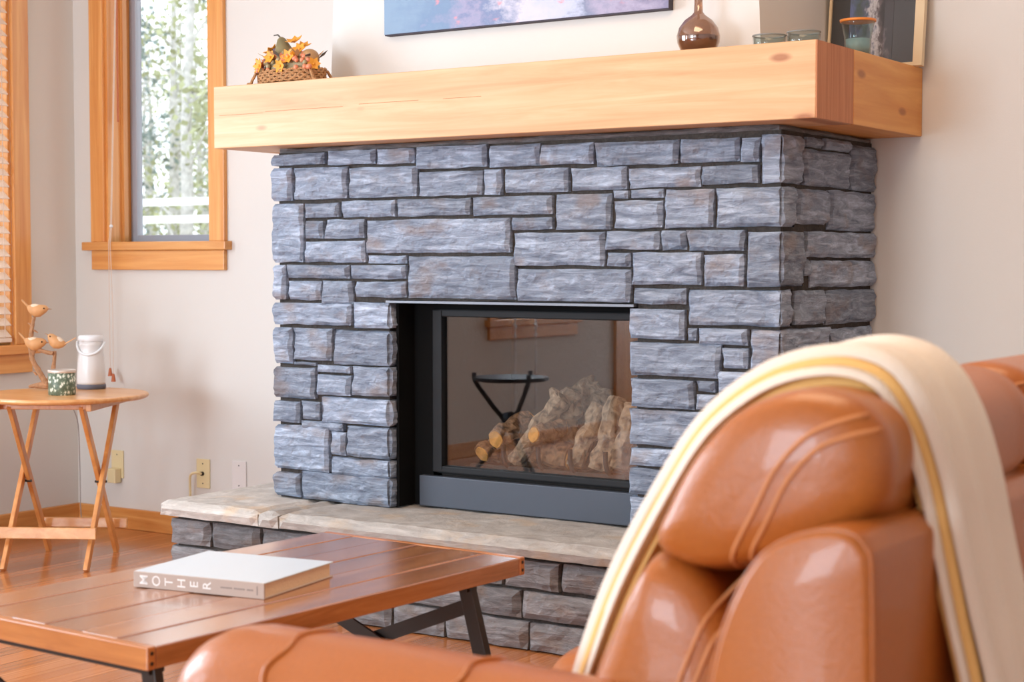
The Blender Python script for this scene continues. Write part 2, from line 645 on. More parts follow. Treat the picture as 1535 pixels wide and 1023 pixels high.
# tapering chimney breast above the mantel
cb = MB()
cb.add([(-3.905, 4.68, 1.8275), (-2.205, 4.68, 1.8275), (-2.205, YB, 1.8275), (-3.905, YB, 1.8275), (-3.84, 4.68, ZC), (-2.27, 4.68, ZC), (-2.27, YB, ZC), (-3.84, YB, ZC)],
       [(0, 3, 2, 1), (4, 5, 6, 7), (0, 1, 5, 4), (1, 2, 6, 5), (2, 3, 7, 6), (3, 0, 4, 7)])
tag(cb.build('wall_chimney_breast', M_WALL), kind='structure')
tag(box('baseboard_back', M_TRIM_X, None, XL + .018, -4.30, YB - .018, YB, 0, .092, .004), kind='structure')
tag(box('baseboard_left', M_TRIM_Y, None, XL, XL + .018, -6.0, YB, 0, .092, .004), kind='structure')
tag(box('baseboard_right', M_TRIM_X, None, -1.7, 3.0, YB - .018, YB, 0, .092, .004), kind='structure')

# window_1: narrow window beside the fireplace
w1 = thing('window_1', (-5.36, YB, WZ0), kind='structure')
mb = MB().box(-5.775, WX0, YB - .022, YB, WZ0, 2.95)
mb.build('casing', M_TRIM_Z, w1, bevel=.003)
MB().box(WX1, -4.955, YB - .022, YB, WZ0, 2.95).build('casing', M_TRIM_Z, w1, bevel=.003)
MB().box(-5.775, -4.955, YB - .022, YB, WZ1, 2.95).build('head_casing', M_TRIM_X, w1, bevel=.003)
MB().box(WX0 - .001, WX0 + .014, YB - .005, YB + .2, WZ0, WZ1).build('jamb', M_TRIM_Z, w1)
MB().box(WX1 - .014, WX1 + .001, YB - .005, YB + .2, WZ0, WZ1).build('jamb', M_TRIM_Z, w1)
MB().box(WX0 + .014, WX0 + .03, YB + .075, YB + .1, WZ0, WZ1).build('stop_bead', M_TRIM_Z, w1)
MB().box(WX0 + .014, WX1 - .014, YB, YB + .2, WZ1 - .014, WZ1 + .001).build('head_jamb', M_TRIM_X, w1)
MB().box(-5.812, -4.93, YB - .045, YB + .14, WZ0 - .038, WZ0).build('window_sill', M_TRIM_X, w1, bevel=.004)
MB().box(-5.772, -4.958, YB - .022, YB, WZ0 - .125, WZ0 - .038).build('apron', M_TRIM_X, w1, bevel=.003)
sa = MB()
for a in ((WX0 + .014, WX0 + .055, WZ0 + .0, WZ1 - .014), (WX1 - .055, WX1 - .014, WZ0 + .0, WZ1 - .014)):
    sa.box(a[0], a[1], YB + .13, YB + .165, a[2], a[3])
sa.box(WX0 + .055, WX1 - .055, YB + .13, YB + .165, WZ0, WZ0 + .032).box(WX0 + .055, WX1 - .055, YB + .13, YB + .165, WZ1 - .06, WZ1 - .014)
sa.build('sash', M_VINYL, w1, bevel=.003)
MB().box(WX0 + .05, WX1 - .05, YB + .145, YB + .151, WZ0 + .03, WZ1 - .055).build('pane', M_GLASS, w1)

# left-wall windows with their blinds
for n, (a, b) in enumerate(LW):
    w = thing('window_%d' % (n + 2), (XL, (a + b) / 2, LZ0), kind='structure')
    MB().box(XL, XL + .022, b, b + .09, LZ0, 2.59).build('casing', M_TRIM_Z, w, bevel=.003)
    MB().box(XL, XL + .022, a - .09, a, LZ0, 2.59).build('casing', M_TRIM_Z, w, bevel=.003)
    MB().box(XL, XL + .022, a - .09, b + .09, LZ1, 2.59).build('head_casing', M_TRIM_Y, w, bevel=.003)
    MB().box(XL - .2, XL + .045, a - .12, b + .12, LZ0 - .042, LZ0).build('window_sill', M_TRIM_Y, w, bevel=.004)
    MB().box(XL, XL + .022, a - .09, b + .09, LZ0 - .125, LZ0 - .042).build('apron', M_TRIM_Y, w, bevel=.003)
    for q in ((a, a + .014), (b - .014, b)):
        MB().box(XL - .2, XL, q[0], q[1], LZ0, LZ1).build('jamb', M_TRIM_Z, w)
    s = MB()
    for q in ((a + .014, a + .07), (b - .07, b - .014)):
        s.box(XL - .16, XL - .12, q[0], q[1], LZ0, LZ1)
    s.box(XL - .16, XL - .12, a + .07, b - .07, LZ0, LZ0 + .07).box(XL - .16, XL - .12, a + .07, b - .07, LZ1 - .07, LZ1)
    s.build('sash', M_TRIM_Z, w, bevel=.003)
    MB().box(XL - .143, XL - .137, a + .06, b - .06, LZ0 + .06, LZ1 - .06).build('pane', M_GLASS, w)

bl = thing('venetian_blind', (XL - .04, 4.41, LZ0 + .01), 'cream slatted venetian blind lowered in the window at the room corner', 'blind')
z = LZ0 + .05
sm = None
while z < LZ1 - .05:
    if sm is None:
        o = MB(Matrix.Translation((XL - .004, 4.41, z)) @ Matrix.Rotation(math.radians(38), 4, 'Y')).box(-.025, .025, -.455, .455, -.0016, .0016).build('slat', M_SLAT, bl)
        sm = o.data
    else:
        o = bpy.data.objects.new('slat', sm)
        COL.objects.link(o)
        o.parent = bl
    o.location = Vector((XL - .004, 4.41, z)) - WORLD['venetian_blind']
    z += .0505
box('bottom_rail', M_SLAT, bl, XL - .03, XL + .02, 3.955, 4.865, LZ0 + .012, LZ0 + .03, .003)
box('head_rail', M_SLAT, bl, XL - .034, XL + .021, 3.955, 4.865, LZ1 - .05, LZ1, .003)
for yy in (4.05, 4.41, 4.825):
    MB().tube([(XL + .022, yy, LZ0 + .03), (XL + .022, yy, LZ1 - .05)], .0018, 6).build('ladder_cord', M_CORD, bl)
MB().tube([(XL + .03, 4.79, 1.63), (XL + .03, 4.79, LZ1 - .05)], .003, 6).build('tilt_cord', M_CORD, bl)
MB().lathe([(.004, 0), (.009, .01), (.006, .04), (.003, .05)], (XL + .03, 4.79, 1.585), 10).build('tassel', M_TASSEL, bl)

# pull cord of the narrow window
pc = thing('blind_pull_cord', (-5.61, 5.19, .66), 'long thin blind cord hanging below the narrow window to the side table', 'cord')
for dx, zb in ((-.008, .69), (.012, .665)):
    MB().tube([(-5.635 + dx * .3, YB + .02, 2.6), (-5.635 + dx * .3, YB - .03, 1.36), (-5.62 + dx * .5, YB - .055, 1.28), (-5.615 + dx, YB - .055, 1.0), (-5.615 + dx, YB - .055, zb + .03)], .0016, 6).build('strand', M_CORD, pc)
    MB().lathe([(.004, .036), (.006, .03), (.011, 0), (.0, -.001)], (-5.615 + dx, YB - .055, zb), 12).build('tassel', M_TASSEL, pc)
MB().ball((-5.634, YB - .03, 1.36), .008).build('bead', M_WHITE, pc, smooth=True)
wd = MB().tube([(-5.652, YB + .035, 1.83), (-5.652, YB + .035, 2.6)], .0045, 8).build('blind_tilt_wand', M_TASSEL)
tag(wd, 'thin wooden tilt wand hanging inside the narrow window beside its jamb', 'wand')

# cords seen in the mirror of the fireplace glass
for k, yy in enumerate((.50, .26)):
    pts = [(XL + .07, yy, .25 + .02 * i) for i in range(96)]
    o = MB().tube(pts, [.006 if i % 3 else .011 for i in range(96)], 6).build('bead_chain', M_WHITE)
    tag(o, 'white beaded blind chain hanging in front of the wood sill, mirrored in fireplace glass', 'chain', 'bead chains at the mirrored window')
dr = thing('door_1', (XL, -1.3, 0), kind='structure')
MB().box(XL, XL + .025, -.97, -.86, 0, 2.1).build('casing', M_TRIM_Z, dr)
MB().box(XL, XL + .025, -1.95, -1.84, 0, 2.1).build('casing', M_TRIM_Z, dr)
MB().box(XL, XL + .025, -1.95, -.86, 2.1, 2.2).build('head_casing', M_TRIM_Y, dr)
MB().box(XL - .03, XL + .01, -1.84, -.97, 0.005, 2.1).build('door_leaf', M_TRIM_Z, dr)

# rear windows (behind the camera) frames
for n, (a, b) in enumerate(((-5.2, -2.6), (-2.2, .4))):
    w = thing('window_%d' % (n + 5), ((a + b) / 2, -6.0, .5), kind='structure')
    for q in ((a, a + .08), (b - .08, b), ((a + b) / 2 - .04, (a + b) / 2 + .04)):
        MB().box(q[0], q[1], -6.1, -6.0, .5, 2.75).build('frame_post', M_TRIM_Z, w)
    for q in ((.5, .58), (2.67, 2.75)):
        MB().box(a + .08, b - .08, -6.1, -6.0, q[0], q[1]).build('frame_rail', M_TRIM_X, w)

# ------------------------------------------------------------------ outdoors, through the narrow window
g = MB().add([(-60, 5.6, -.4), (40, 5.6, -.4), (40, 9, 1.0), (-60, 9, 1.0), (-60, 60, 2.2), (40, 60, 2.2), (-60, 5.6, -.8), (40, 5.6, -.8)],
             [(0, 1, 2, 3), (3, 2, 5, 4), (6, 7, 1, 0)]).build('ground', M_SNOW, fix=False)
tag(g, kind='structure')
fe = thing('garden_fence', (-9.5, 9.6, 1.0), 'white painted rail fence outside the narrow window', 'fence')
for zz in (1.68, 1.54, 1.36):
    box('rail', M_FENCE, fe, -14, -6, 9.58, 9.62, zz - .03, zz + .03)
for i in range(9):
    box('post', M_FENCE, fe, -14 + i * .95, -13.91 + i * .95, 9.62, 9.7, .95, 1.78)


def tree(x, y, h, r, leaf, nleaf, label, spread):
    z0 = 1.0 + (y - 9) / 51 * 1.2 - .05
    t = thing('tree', (x, y, z0), label, 'tree', 'trees outside the narrow window')
    lean = R.uniform(-.05, .05)
    pts = [(x + lean * h * i / 6 + R.uniform(-.03, .03), y, z0 + h * i / 6) for i in range(7)]
    MB().tube(pts, [r * (1 - .75 * i / 6) for i in range(7)], 8).build('trunk', M_BARK, t, smooth=True)
    br = MB()
    fo = MB()
    for k in range(16):
        zz = z0 + h * R.uniform(.04, .95)
        an = R.uniform(0, 6.28)
        ln = spread * R.uniform(.5, 1.0)
        bx = x + lean * (zz - z0)
        e = Vector((bx + ln * math.cos(an), y + ln * math.sin(an), zz + R.uniform(-.1, .5)))
        br.tube([(bx, y, zz), e], [.02, .006], 5)
        for q in range(nleaf // 16):
            c = Vector((bx, y, zz)).lerp(e, R.uniform(.3, 1.1)) + Vector((R.gauss(0, .16), R.gauss(0, .16), R.gauss(0, .14)))
            u = Vector((R.gauss(0, 1), R.gauss(0, 1), R.gauss(0, 1))).normalized() * R.uniform(.025, .055)
            v = u.cross(Vector((R.gauss(0, 1), R.gauss(0, 1), R.gauss(0, 1)))).normalized() * R.uniform(.018, .04)
            fo.add([c - u, c - v, c + u, c + v], [(0, 1, 2, 3)])
    br.build('branches', M_BARK, t, fix=False)
    tag(fo.build('foliage', leaf, t, fix=False), kind='stuff')


for i in range(40):
    y = 11.2 + (i // 5) * 1.75 + R.uniform(-.15, .15)
    xc = -1.03 * y + ((i % 5) - 2) * 1.75 + (.6, -.5, .15, -.2)[(i // 5) % 4] + R.uniform(-.2, .2)
    k = i % 2
    tree(xc, y, R.uniform(3.3, 4.6), R.uniform(.03, .085), (M_LEAF, M_LEAF2)[k], 560, ('slender pale-barked tree with thin green leaves beyond the white fence', 'slender pale-barked tree with blue-green needles beyond the white fence')[k], R.uniform(.55, .85))
# ------------------------------------------------------------------ stone fireplace
YF, XR, XS = 4.51, -2.051, -4.05
FRONT=[(-4.050,-3.802,1.543,1.585),(-3.792,-3.575,1.537,1.590),(-3.573,-3.415,1.533,1.588),(-3.404,-3.111,1.512,1.588),(-3.106,-2.903,1.509,1.582),(-2.903,-2.702,1.509,1.578),(-2.697,-2.402,1.499,1.575),(-2.397,-2.198,1.499,1.574),(-2.194,-2.131,1.496,1.569),(-4.051,-3.953,1.417,1.538),(-3.944,-3.703,1.420,1.535),(-3.694,-3.398,1.421,1.528),(-3.390,-3.130,1.420,1.504),(-3.125,-3.056,1.418,1.505),(-3.045,-2.795,1.423,1.502),(-2.785,-2.583,1.424,1.499),(-2.576,-2.326,1.428,1.491),(-2.322,-2.135,1.433,1.490),(-4.050,-3.902,1.198,1.409),(-3.895,-3.736,1.355,1.408),(-3.730,-3.487,1.354,1.414),(-3.481,-3.178,1.354,1.414),(-3.173,-2.858,1.352,1.414),(-2.847,-2.640,1.301,1.417),(-2.631,-2.576,1.397,1.424),(-2.571,-2.454,1.397,1.426),(-2.631,-2.458,1.303,1.392),(-2.449,-2.281,1.303,1.422),(-3.895,-3.806,1.282,1.346),(-3.800,-3.627,1.281,1.349),(-3.896,-3.621,1.198,1.275),(-3.615,-3.019,1.229,1.345),(-3.011,-2.857,1.303,1.344),(-3.006,-2.662,1.187,1.296),(-2.657,-2.467,1.237,1.297),(-2.462,-2.377,1.235,1.298),(-2.370,-2.177,1.232,1.298),(-3.612,-3.445,1.193,1.223),(-2.654,-2.568,1.185,1.231),(-2.563,-2.322,1.129,1.231),(-2.313,-2.178,1.126,1.224),(-4.048,-3.985,1.064,1.190),(-3.978,-3.693,1.141,1.191),(-3.684,-3.445,1.140,1.191),(-3.975,-3.823,1.063,1.134),(-3.817,-3.681,1.048,1.135),(-3.669,-3.445,1.076,1.134),(-3.439,-2.998,1.076,1.220),(-2.993,-2.568,1.073,1.179),(-2.560,-2.372,1.069,1.120),(-4.049,-3.682,0.976,1.056),(-2.570,-2.378,0.960,1.056),(-2.371,-2.339,0.959,0.999),(-2.332,-2.166,0.948,1.000),(-4.047,-3.955,0.834,0.966),(-3.949,-3.773,0.850,0.966),(-3.952,-3.850,0.830,0.844),(-4.048,-3.850,0.711,0.824),(-3.841,-3.689,0.809,0.837),(-3.841,-3.689,0.729,0.804),(-2.569,-2.256,0.847,0.953),(-2.249,-2.163,0.879,0.943),(-2.266,-2.162,0.742,0.870),(-4.049,-3.922,0.623,0.702),(-3.916,-3.829,0.638,0.705),(-3.917,-3.723,0.603,0.634),(-4.047,-3.790,0.454,0.617),(-3.781,-3.714,0.518,0.603),(-4.048,-3.925,0.355,0.442),(-2.569,-2.345,0.748,0.839),(-2.338,-2.273,0.804,0.839),(-2.338,-2.273,0.748,0.798),(-2.568,-2.272,0.631,0.744)]
CORNER=[(-2.126,1.431,1.578,4.666),(-2.272,1.303,1.423,4.616),(-2.170,1.125,1.292,4.682),(-2.365,1.007,1.118,4.602),(-2.157,0.879,1.001,4.877)]
REVEAL=[(-3.676,-3.511,0.970,1.062),(-3.764,-3.512,0.841,0.962),(-3.680,-3.512,0.734,0.838),(-3.823,-3.513,0.633,0.726),(-3.708,-3.513,0.518,0.629),(-3.776,-3.514,0.448,0.515),(-3.918,-3.514,0.339,0.454)]
SIDE=[(4.700,4.826,1.548,1.580),(4.837,5.040,1.547,1.584),(4.682,5.037,1.431,1.544),(5.053,5.265,1.430,1.578),(4.635,4.857,1.314,1.423),(4.873,5.269,1.298,1.426),(4.706,5.267,1.213,1.295),(4.688,4.733,1.158,1.208),(4.743,5.269,1.120,1.206),(4.622,4.838,1.009,1.115),(4.859,5.272,1.003,1.112),(4.893,5.264,0.882,0.992)]
fp = thing('stone_fireplace', (-3.05, 4.9, .35), 'fireplace surround of blue-grey split-face stone blocks under the timber mantel', 'fireplace')
core = MB().box(XS + .02, -3.53, YF + .028, YB - .003, .35, 1.59).box(-2.55, XR - .02, YF + .028, YB - .003, .35, 1.59).box(-3.53, -2.55, YF + .028, YB - .003, 1.07, 1.59)
core.build('mortar_core', M_MORTAR, fp, fix=False)
D = .085
for (a, b, z0, z1) in FRONT:
    fs = ['-y'] + (['-x'] if a < -4.0 else [])
    block('stone', M_STONE, fp, a, b, YF, YF + D, z0, z1, fs)
for (a, z0, z1, yd) in CORNER:
    block('stone', M_STONE, fp, a, XR, YF, yd, z0, z1, ['-y', '+x'])
for (a, b, z0, z1) in REVEAL:
    block('stone', M_STONE, fp, a, b + .004, YF, 4.632, max(z0, .352), z1, ['-y', '+x'])
for (y0, y1, z0, z1) in SIDE:
    block('stone', M_STONE, fp, XR - D, XR, y0, min(y1, YB - .004), z0, z1, ['+x'])
# the blocks low on the right, behind the armchair
LOW = [(-2.57, -2.24, .565, .622), (-2.57, -2.31, .475, .558), (-2.57, -2.40, .352, .467), (-2.262, -2.17, .633, .735), (-2.30, -2.17, .475, .558), (-2.39, -2.19, .352, .467), (-2.23, -2.17, .565, .625)]
for (a, b, z0, z1) in LOW:
    block('stone', M_STONE, fp, a, b, YF, YF + D, z0, z1, ['-y'])
for (a, z0, z1, yd) in [(-2.16, .742, .872, 4.70), (-2.16, .565, .735, 4.84), (-2.16, .475, .558, 4.66), (-2.18, .352, .467, 4.78)]:
    block('stone', M_STONE, fp, a, XR, YF, yd, z0, z1, ['-y', '+x'])
for (y0, y1, z0, z1) in [(4.885, 5.245, .742, .874), (4.71, 4.878, .742, .872), (4.85, 5.05, .565, .735), (5.06, 5.245, .62, .735), (5.06, 5.245, .565, .613), (4.67, 4.95, .475, .558), (4.96, 5.245, .475, .558), (4.79, 5.1, .352, .467), (5.11, 5.245, .352, .467)]:
    block('stone', M_STONE, fp, XR - D, XR, y0, y1, z0, z1, ['+x'])
# right reveal of the opening and the far left flank
for z0, z1 in ((.352, .50), (.507, .62), (.627, .76), (.767, .90), (.907, 1.055)):
    block('stone', M_STONE, fp, -2.572, -2.53, YF + D + .005, 4.632, z0, z1, ['-x'])
z = .352
while z < 1.56:
    h = R.choice((.07, .1, .13))
    h = min(h, 1.585 - z)
    y = YF + D + .006
    while y < YB - .05:
        w = min(R.uniform(.16, .36), YB - .004 - y)
        if YB - y - w < .08:
            w = YB - .004 - y
        block('stone', M_STONE, fp, XS, XS + D, y, y + w, z, z + h - .008, ['-x'], cell=.03)
        y += w + .008
    z += h
block('cap_course', M_STONE_W, fp, XS + .025, XR - .012, YF + .012, YB - .002, 1.587, 1.606, ['-y', '+x'], amp=.003, cell=.04)
box('lintel', M_LINTEL, fp, -3.53, -2.555, YF + .006, 4.63, 1.060, 1.068)

# ------------------------------------------------------------------ raised hearth
he = thing('stone_hearth', (-3.05, 4.7, 0), 'raised hearth of rough flagstone slabs on a low stone plinth', 'hearth')
HX0, HX1, HY = -4.336, -1.74, 4.215
MB().box(HX0 + .05, HX1 - .05, HY + .06, YB - .003, 0.001, .296).build('mortar_core', M_MORTAR, he)
for (a, b) in ((HX0, -3.862), (-3.856, -3.772), (-3.766, HX1)):
    mb = MB()
    rough_block(mb, a, b, HY, YB - .002, .297, .35, ['-y', '+z'] + (['-x'] if a == HX0 else []) + (['+x'] if b == HX1 else []), amp=.0035, cell=.03, seed=R.uniform(0, 30), depth_cell=.04)
    mb.build('hearth_slab', M_SLAB, he, fix=False)
BY = HY + .032


def course(parent, z0, z1, p0, p1, wr, fn):
    p = p0
    while p < p1 - .02:
        w = R.uniform(*wr)
        if p1 - p - w < .1:
            w = p1 - p
        fn(p, p + w - .009, z0, z1)
        p += w


zc = [.004, .10, .195, .292]
for k in range(3):
    course(he, zc[k], zc[k + 1] - .008, HX0 + .022, HX1 - .022, (.17, .36), lambda a, b, c, d: block('stone', M_STONE_W, he, a, b, BY, BY + .07, c, d, ['-y'] + (['-x'] if a < HX0 + .03 else []) + (['+x'] if b > HX1 - .05 else []), cell=.022))
    course(he, zc[k], zc[k + 1] - .008, BY + .075, YB - .003, (.2, .36), lambda a, b, c, d: block('stone', M_STONE_W, he, HX0 + .022, HX0 + .09, a, b, c, d, ['-x'], cell=.03))
    course(he, zc[k], zc[k + 1] - .008, BY + .075, YB - .003, (.2, .36), lambda a, b, c, d: block('stone', M_STONE_W, he, HX1 - .09, HX1 - .022, a, b, c, d, ['+x'], cell=.03))

# ------------------------------------------------------------------ mantel
MZ0, MZ1 = 1.606, 1.8265
ma = thing('timber_mantel', (-3.05, 4.8, MZ0), 'thick pale fir beam mantel wrapping the top of the stone fireplace', 'mantel')
box('front_beam', M_MANT_X, ma, -4.216, -1.9035, 4.40, 4.668, MZ0, MZ1, .003)
ck = MB()
for (a, b, z) in ((-4.19, -3.98, 1.722), (-3.97, -3.62, 1.726), (-3.55, -3.30, 1.730), (-3.2, -3.05, 1.729)):
    ck.box(a, b, 4.3994, 4.4004, z, z + .0013)
ck.build('drying_check', simple('wood_crack', (176, 116, 70), .9), ma)
box('beam_end', M_MANT_END, ma, -1.904, -1.9005, 4.4015, 4.6685, MZ0 + .001, MZ1 - .001)
box('return_beam', M_MANT_Y, ma, -2.26, -1.90, 4.67, YB - .003, MZ0, MZ1, .003)
box('return_beam', M_MANT_Y, ma, -4.216, -3.92, 4.67, YB - .003, MZ0, MZ1, .003)

# ------------------------------------------------------------------ gas fireplace insert
ins = thing('fireplace_insert', (-3.04, 4.8, .352), 'black metal gas fireplace insert with a wide glass front', 'fireplace insert')
OX0, OX1 = -3.508, -2.575
YI = 4.635
sur = MB().box(OX0, -3.415, YI, YI + .03, .355, 1.058).box(-2.598, OX1, YI + .021, YI + .03, .355, 1.058).box(-3.415, -2.598, YI, YI + .03, 1.036, 1.058)
sur.box(OX0, OX0 + .012, YI - .09, YI, .355, 1.058)
sur.build('surround', M_BLACKER, ins, bevel=.002)
fm = MB()
GX0, GX1, GZ0, GZ1 = -3.372, -2.602, .497, 1.012
for q in ((-3.412, GX0, .474, 1.036), (GX1, -2.577, .474, 1.036)):
    fm.box(q[0], q[1], YI - .012, YI + .02, q[2], q[3])
fm.box(GX0, GX1, YI - .012, YI + .02, .474, GZ0).box(GX0, GX1, YI - .012, YI + .02, GZ1, 1.036)
fm.build('glass_frame', M_BLACK, ins, bevel=.004)
MB().box(GX0 - .004, GX1 + .004, YI + .006, YI + .010, GZ0 - .004, GZ1 + .004).build('glass', M_FGLASS, ins)
MB().box(-3.455, -2.576, YI - .03, YI - .002, .356, .462).build('lower_panel', M_PANEL, ins, bevel=.003)
fb = MB().box(-3.42, -3.40, YI + .03, 5.1, .45, 1.06).box(-2.60, -2.58, YI + .03, 5.1, .45, 1.06).box(-3.42, -2.58, 5.1, 5.12, .45, 1.06).box(-3.42, -2.58, YI + .03, 5.12, 1.04, 1.06)
fb.build('firebox_liner', M_FIREBOX, ins, fix=False)
MB().box(-3.42, -2.58, YI + .03, 5.12, .45, .478).build('burner_tray', M_FIREBOX, ins)
gr = thing('fire_grate', (-2.95, 4.70, .478), 'dark iron log grate with upright prongs behind the fireplace glass', 'grate')
MB().bar((-3.30, 4.70, .492), (-2.69, 4.70, .492), .024, .026).build('front_bar', M_STEEL, gr, bevel=.002)
MB().bar((-3.30, 4.92, .492), (-2.69, 4.92, .492), .02, .026).build('rear_bar', M_STEEL, gr, bevel=.002)
for xx in (-3.156, -3.015, -2.889, -2.753):
    MB().tube([(xx - .004, 4.69, .578), (xx - .003, 4.689, .54), (xx + .004, 4.688, .515), (xx + .02, 4.695, .496), (xx + .03, 4.92, .492)], .0085, 8).build('prong', M_STEEL, gr, smooth=True)


def log_mat(name, bark, core, split):
    m, nt, b = new_mat(name)
    v = coords(nt, (22, 22, 22))
    n = nt.nodes.new('ShaderNodeTexNoise')
    n.inputs['Scale'].default_value = 1.6
    n.inputs['Detail'].default_value = 6
    n.inputs['Distortion'].default_value = .5
    nt.links.new(v, n.inputs['Vector'])
    c = ramp(nt, n.outputs['Fac'], [(.3, lin([q * .42 for q in bark])), (.5, lin(bark)), (.68, lin([min(255, q * 1.25) for q in bark]))])
    nt.links.new(c, b.inputs['Base Color'])
    b.inputs['Roughness'].default_value = .9
    bp = nt.nodes.new('ShaderNodeBump')
    bp.inputs['Strength'].default_value = .9
    bp.inputs['Distance'].default_value = .02
    nt.links.new(n.outputs['Fac'], bp.inputs['Height'])
    nt.links.new(bp.outputs['Normal'], b.inputs['Normal'])
    return m


LB = [log_mat('log_bark_grey', (170, 148, 122), 0, 0), log_mat('log_bark_brown', (146, 112, 82), 0, 0)]
M_CUT = simple('log_cut_wood', (250, 182, 96), .9, bump=.6, bscale=40, var=.45)
LOGS = [(-3.261, 4.800, 0.549, -2.952, 4.800, 0.532, 0.046, 1, 'thick horizontal log with dark rough bark lying across the grate'),
        (-3.205, 4.705, 0.590, -3.150, 4.86, 0.655, 0.037, 1, 'short split log with bright orange cut face propped on top'),
        (-3.149, 4.745, 0.518, -2.987, 4.80, 0.733, 0.034, 0, 'slim grey log leaning diagonally up against the pile'),
        (-3.035, 4.695, 0.618, -2.985, 4.80, 0.632, 0.030, 1, 'small stub of log with orange ends in the middle of the pile'),
        (-3.013, 4.850, 0.571, -2.987, 4.86, 0.760, 0.042, 0, 'upright grey log with a forked top behind the stub'),
        (-3.029, 4.990, 0.760, -2.849, 4.97, 0.620, 0.056, 0, 'large ridged grey log sloping down at the top of the pile'),
        (-2.844, 4.80, 0.713, -2.901, 4.735, 0.517, 0.029, 0, 'pale narrow log standing steeply against the ridged log'),
        (-2.778, 4.81, 0.742, -2.803, 4.745, 0.518, 0.038, 0, 'pale knotty log standing beside the narrow upright log'),
        (-2.705, 4.78, 0.729, -2.738, 4.74, 0.517, 0.030, 0, 'twisted brown log at the end of the grate by the stone jamb'),
        (-3.135, 4.965, 0.575, -2.917, 4.965, 0.65, 0.052, 1, 'dark back log lying behind the upright logs'),
        (-3.268, 4.715, 0.540, -3.235, 4.80, 0.556, 0.034, 1, 'short log end with orange cut face at the open end of the grate')]
for (x0, y0, z0, x1, y1, z1, r, mi, lb) in LOGS:
    p, q = Vector((x0, y0, z0)), Vector((x1, y1, z1))
    t = thing('ceramic_log', ((x0 + x1) / 2, (y0 + y1) / 2, min(z0, z1) - r * .5), lb, 'log', 'logs in the gas fireplace')
    n = 12
    pts, rr = [], []
    s = R.uniform(0, 50)
    for i in range(n + 1):
        c = p.lerp(q, i / n) + noise.noise_vector(Vector((s, i * .35, 0))) * r * .35
        pts.append(c)
        rr.append(r * (1 + .28 * noise.noise(Vector((s + 9, i * .6, 1)))))
    MB().tube(pts, rr, 12, wob=.35).build('bark', LB[mi], t)
    for e, d, ra in ((pts[0], (pts[0] - pts[1]).normalized(), rr[0]), (pts[-1], (pts[-1] - pts[-2]).normalized(), rr[-1])):
        MB().tube([e - d * .004, e + d * .004], [ra * .93, ra * .85], 12, wob=.2).build('cut_face', M_CUT if mi else LB[0], t)
    if lb.startswith('upright grey'):
        MB().tube([pts[8], pts[10] + Vector((-.05, -.02, .02)), pts[12] + Vector((-.075, -.02, .0))], [r * .7, r * .5, r * .3], 10, wob=.35).build('fork', LB[mi], t)
# ------------------------------------------------------------------ coffee table
TA = math.atan2(-.058, 1.234)
TM = Matrix.Translation((-2.64, 2.876, 0)) @ Matrix.Rotation(TA, 4, 'Z')
ct = thing('coffee_table', (-2.64, 2.876, 0), 'long coffee table of glossy brown planks on dark steel legs', 'coffee table')
TL, TW, TZ, TH = 1.235, .668, .46, .046
EB = .022
nb = 6
pw = TW / nb
for i in range(nb):
    a = -TW / 2 + i * pw
    MB(TM).box(a + .0012, a + pw - .0012, -TL / 2 + EB, TL / 2 - EB, TZ - TH, TZ - .0015 * (i % 2)).build('plank', M_TABLE_Y, ct, bevel=.003)
for s in (-1, 1):
    e0, e1 = sorted((s * TL / 2, s * (TL / 2 - EB + .0015)))
    MB(TM).box(-TW / 2, TW / 2, e0, e1, TZ - TH, TZ).build('end_board', M_TABLE_X, ct, bevel=.003)
    for dz in (.013, .033):
        for sx in (-1, 1):
            MB(TM).tube([(sx * (TW / 2 - .004), s * (TL / 2 - .011), TZ - dz), (sx * (TW / 2 + .0012), s * (TL / 2 - .011), TZ - dz)], .0042, 10).build('dowel', M_STEEL, ct)
for s in (-1, 1):
    yl = s * (TL / 2 - (.20 if s > 0 else .035))
    for sx in (-1, 1):
        MB(TM).bar((sx * .305, yl, TZ - TH - .003), (sx * .405, yl + s * .02, .0), .04, .022, (0, 1, 0)).build('leg', M_STEEL, ct, bevel=.002)
        MB(TM).bar((sx * .305, yl + sx * .008, TZ - TH - .05), (-sx * .382, yl + s * .016 + sx * .008, .09), .036, .008, (0, 1, 0)).build('cross_brace', M_STEEL, ct)
    MB(TM).bar((-.32, yl, TZ - TH - .006), (.32, yl, TZ - TH - .006), .04, .012, (0, 0, 1)).build('top_plate', M_STEEL, ct)

# ------------------------------------------------------------------ book
BA = math.atan2(.075, .343)
BW, BD, BH = .352, .290, .036
bo0 = Vector((-2.806, 2.658, .4605))
BM = Matrix.Translation(bo0) @ Matrix.Rotation(BA * .72, 4, 'Z')
bk = thing('book', tuple(bo0), 'large hardback book with pale blue cover and MOTHER on its spine, on the coffee table', 'book')
MB(BM).box(.004, BW - .006, .006, BD - .006, .003, BH - .003).build('page_block', M_PAGES, bk)
MB(BM).box(0, BW, 0, BD, BH - .003, BH).build('front_cover', M_BOOK, bk, bevel=.001)
MB(BM).box(0, BW, 0, BD, 0, .003).build('back_cover', M_SPINE, bk, bevel=.001)
MB(BM).box(0, BW, -.003, .002, 0, BH - .0005).build('spine', M_SPINE, bk, bevel=.001)


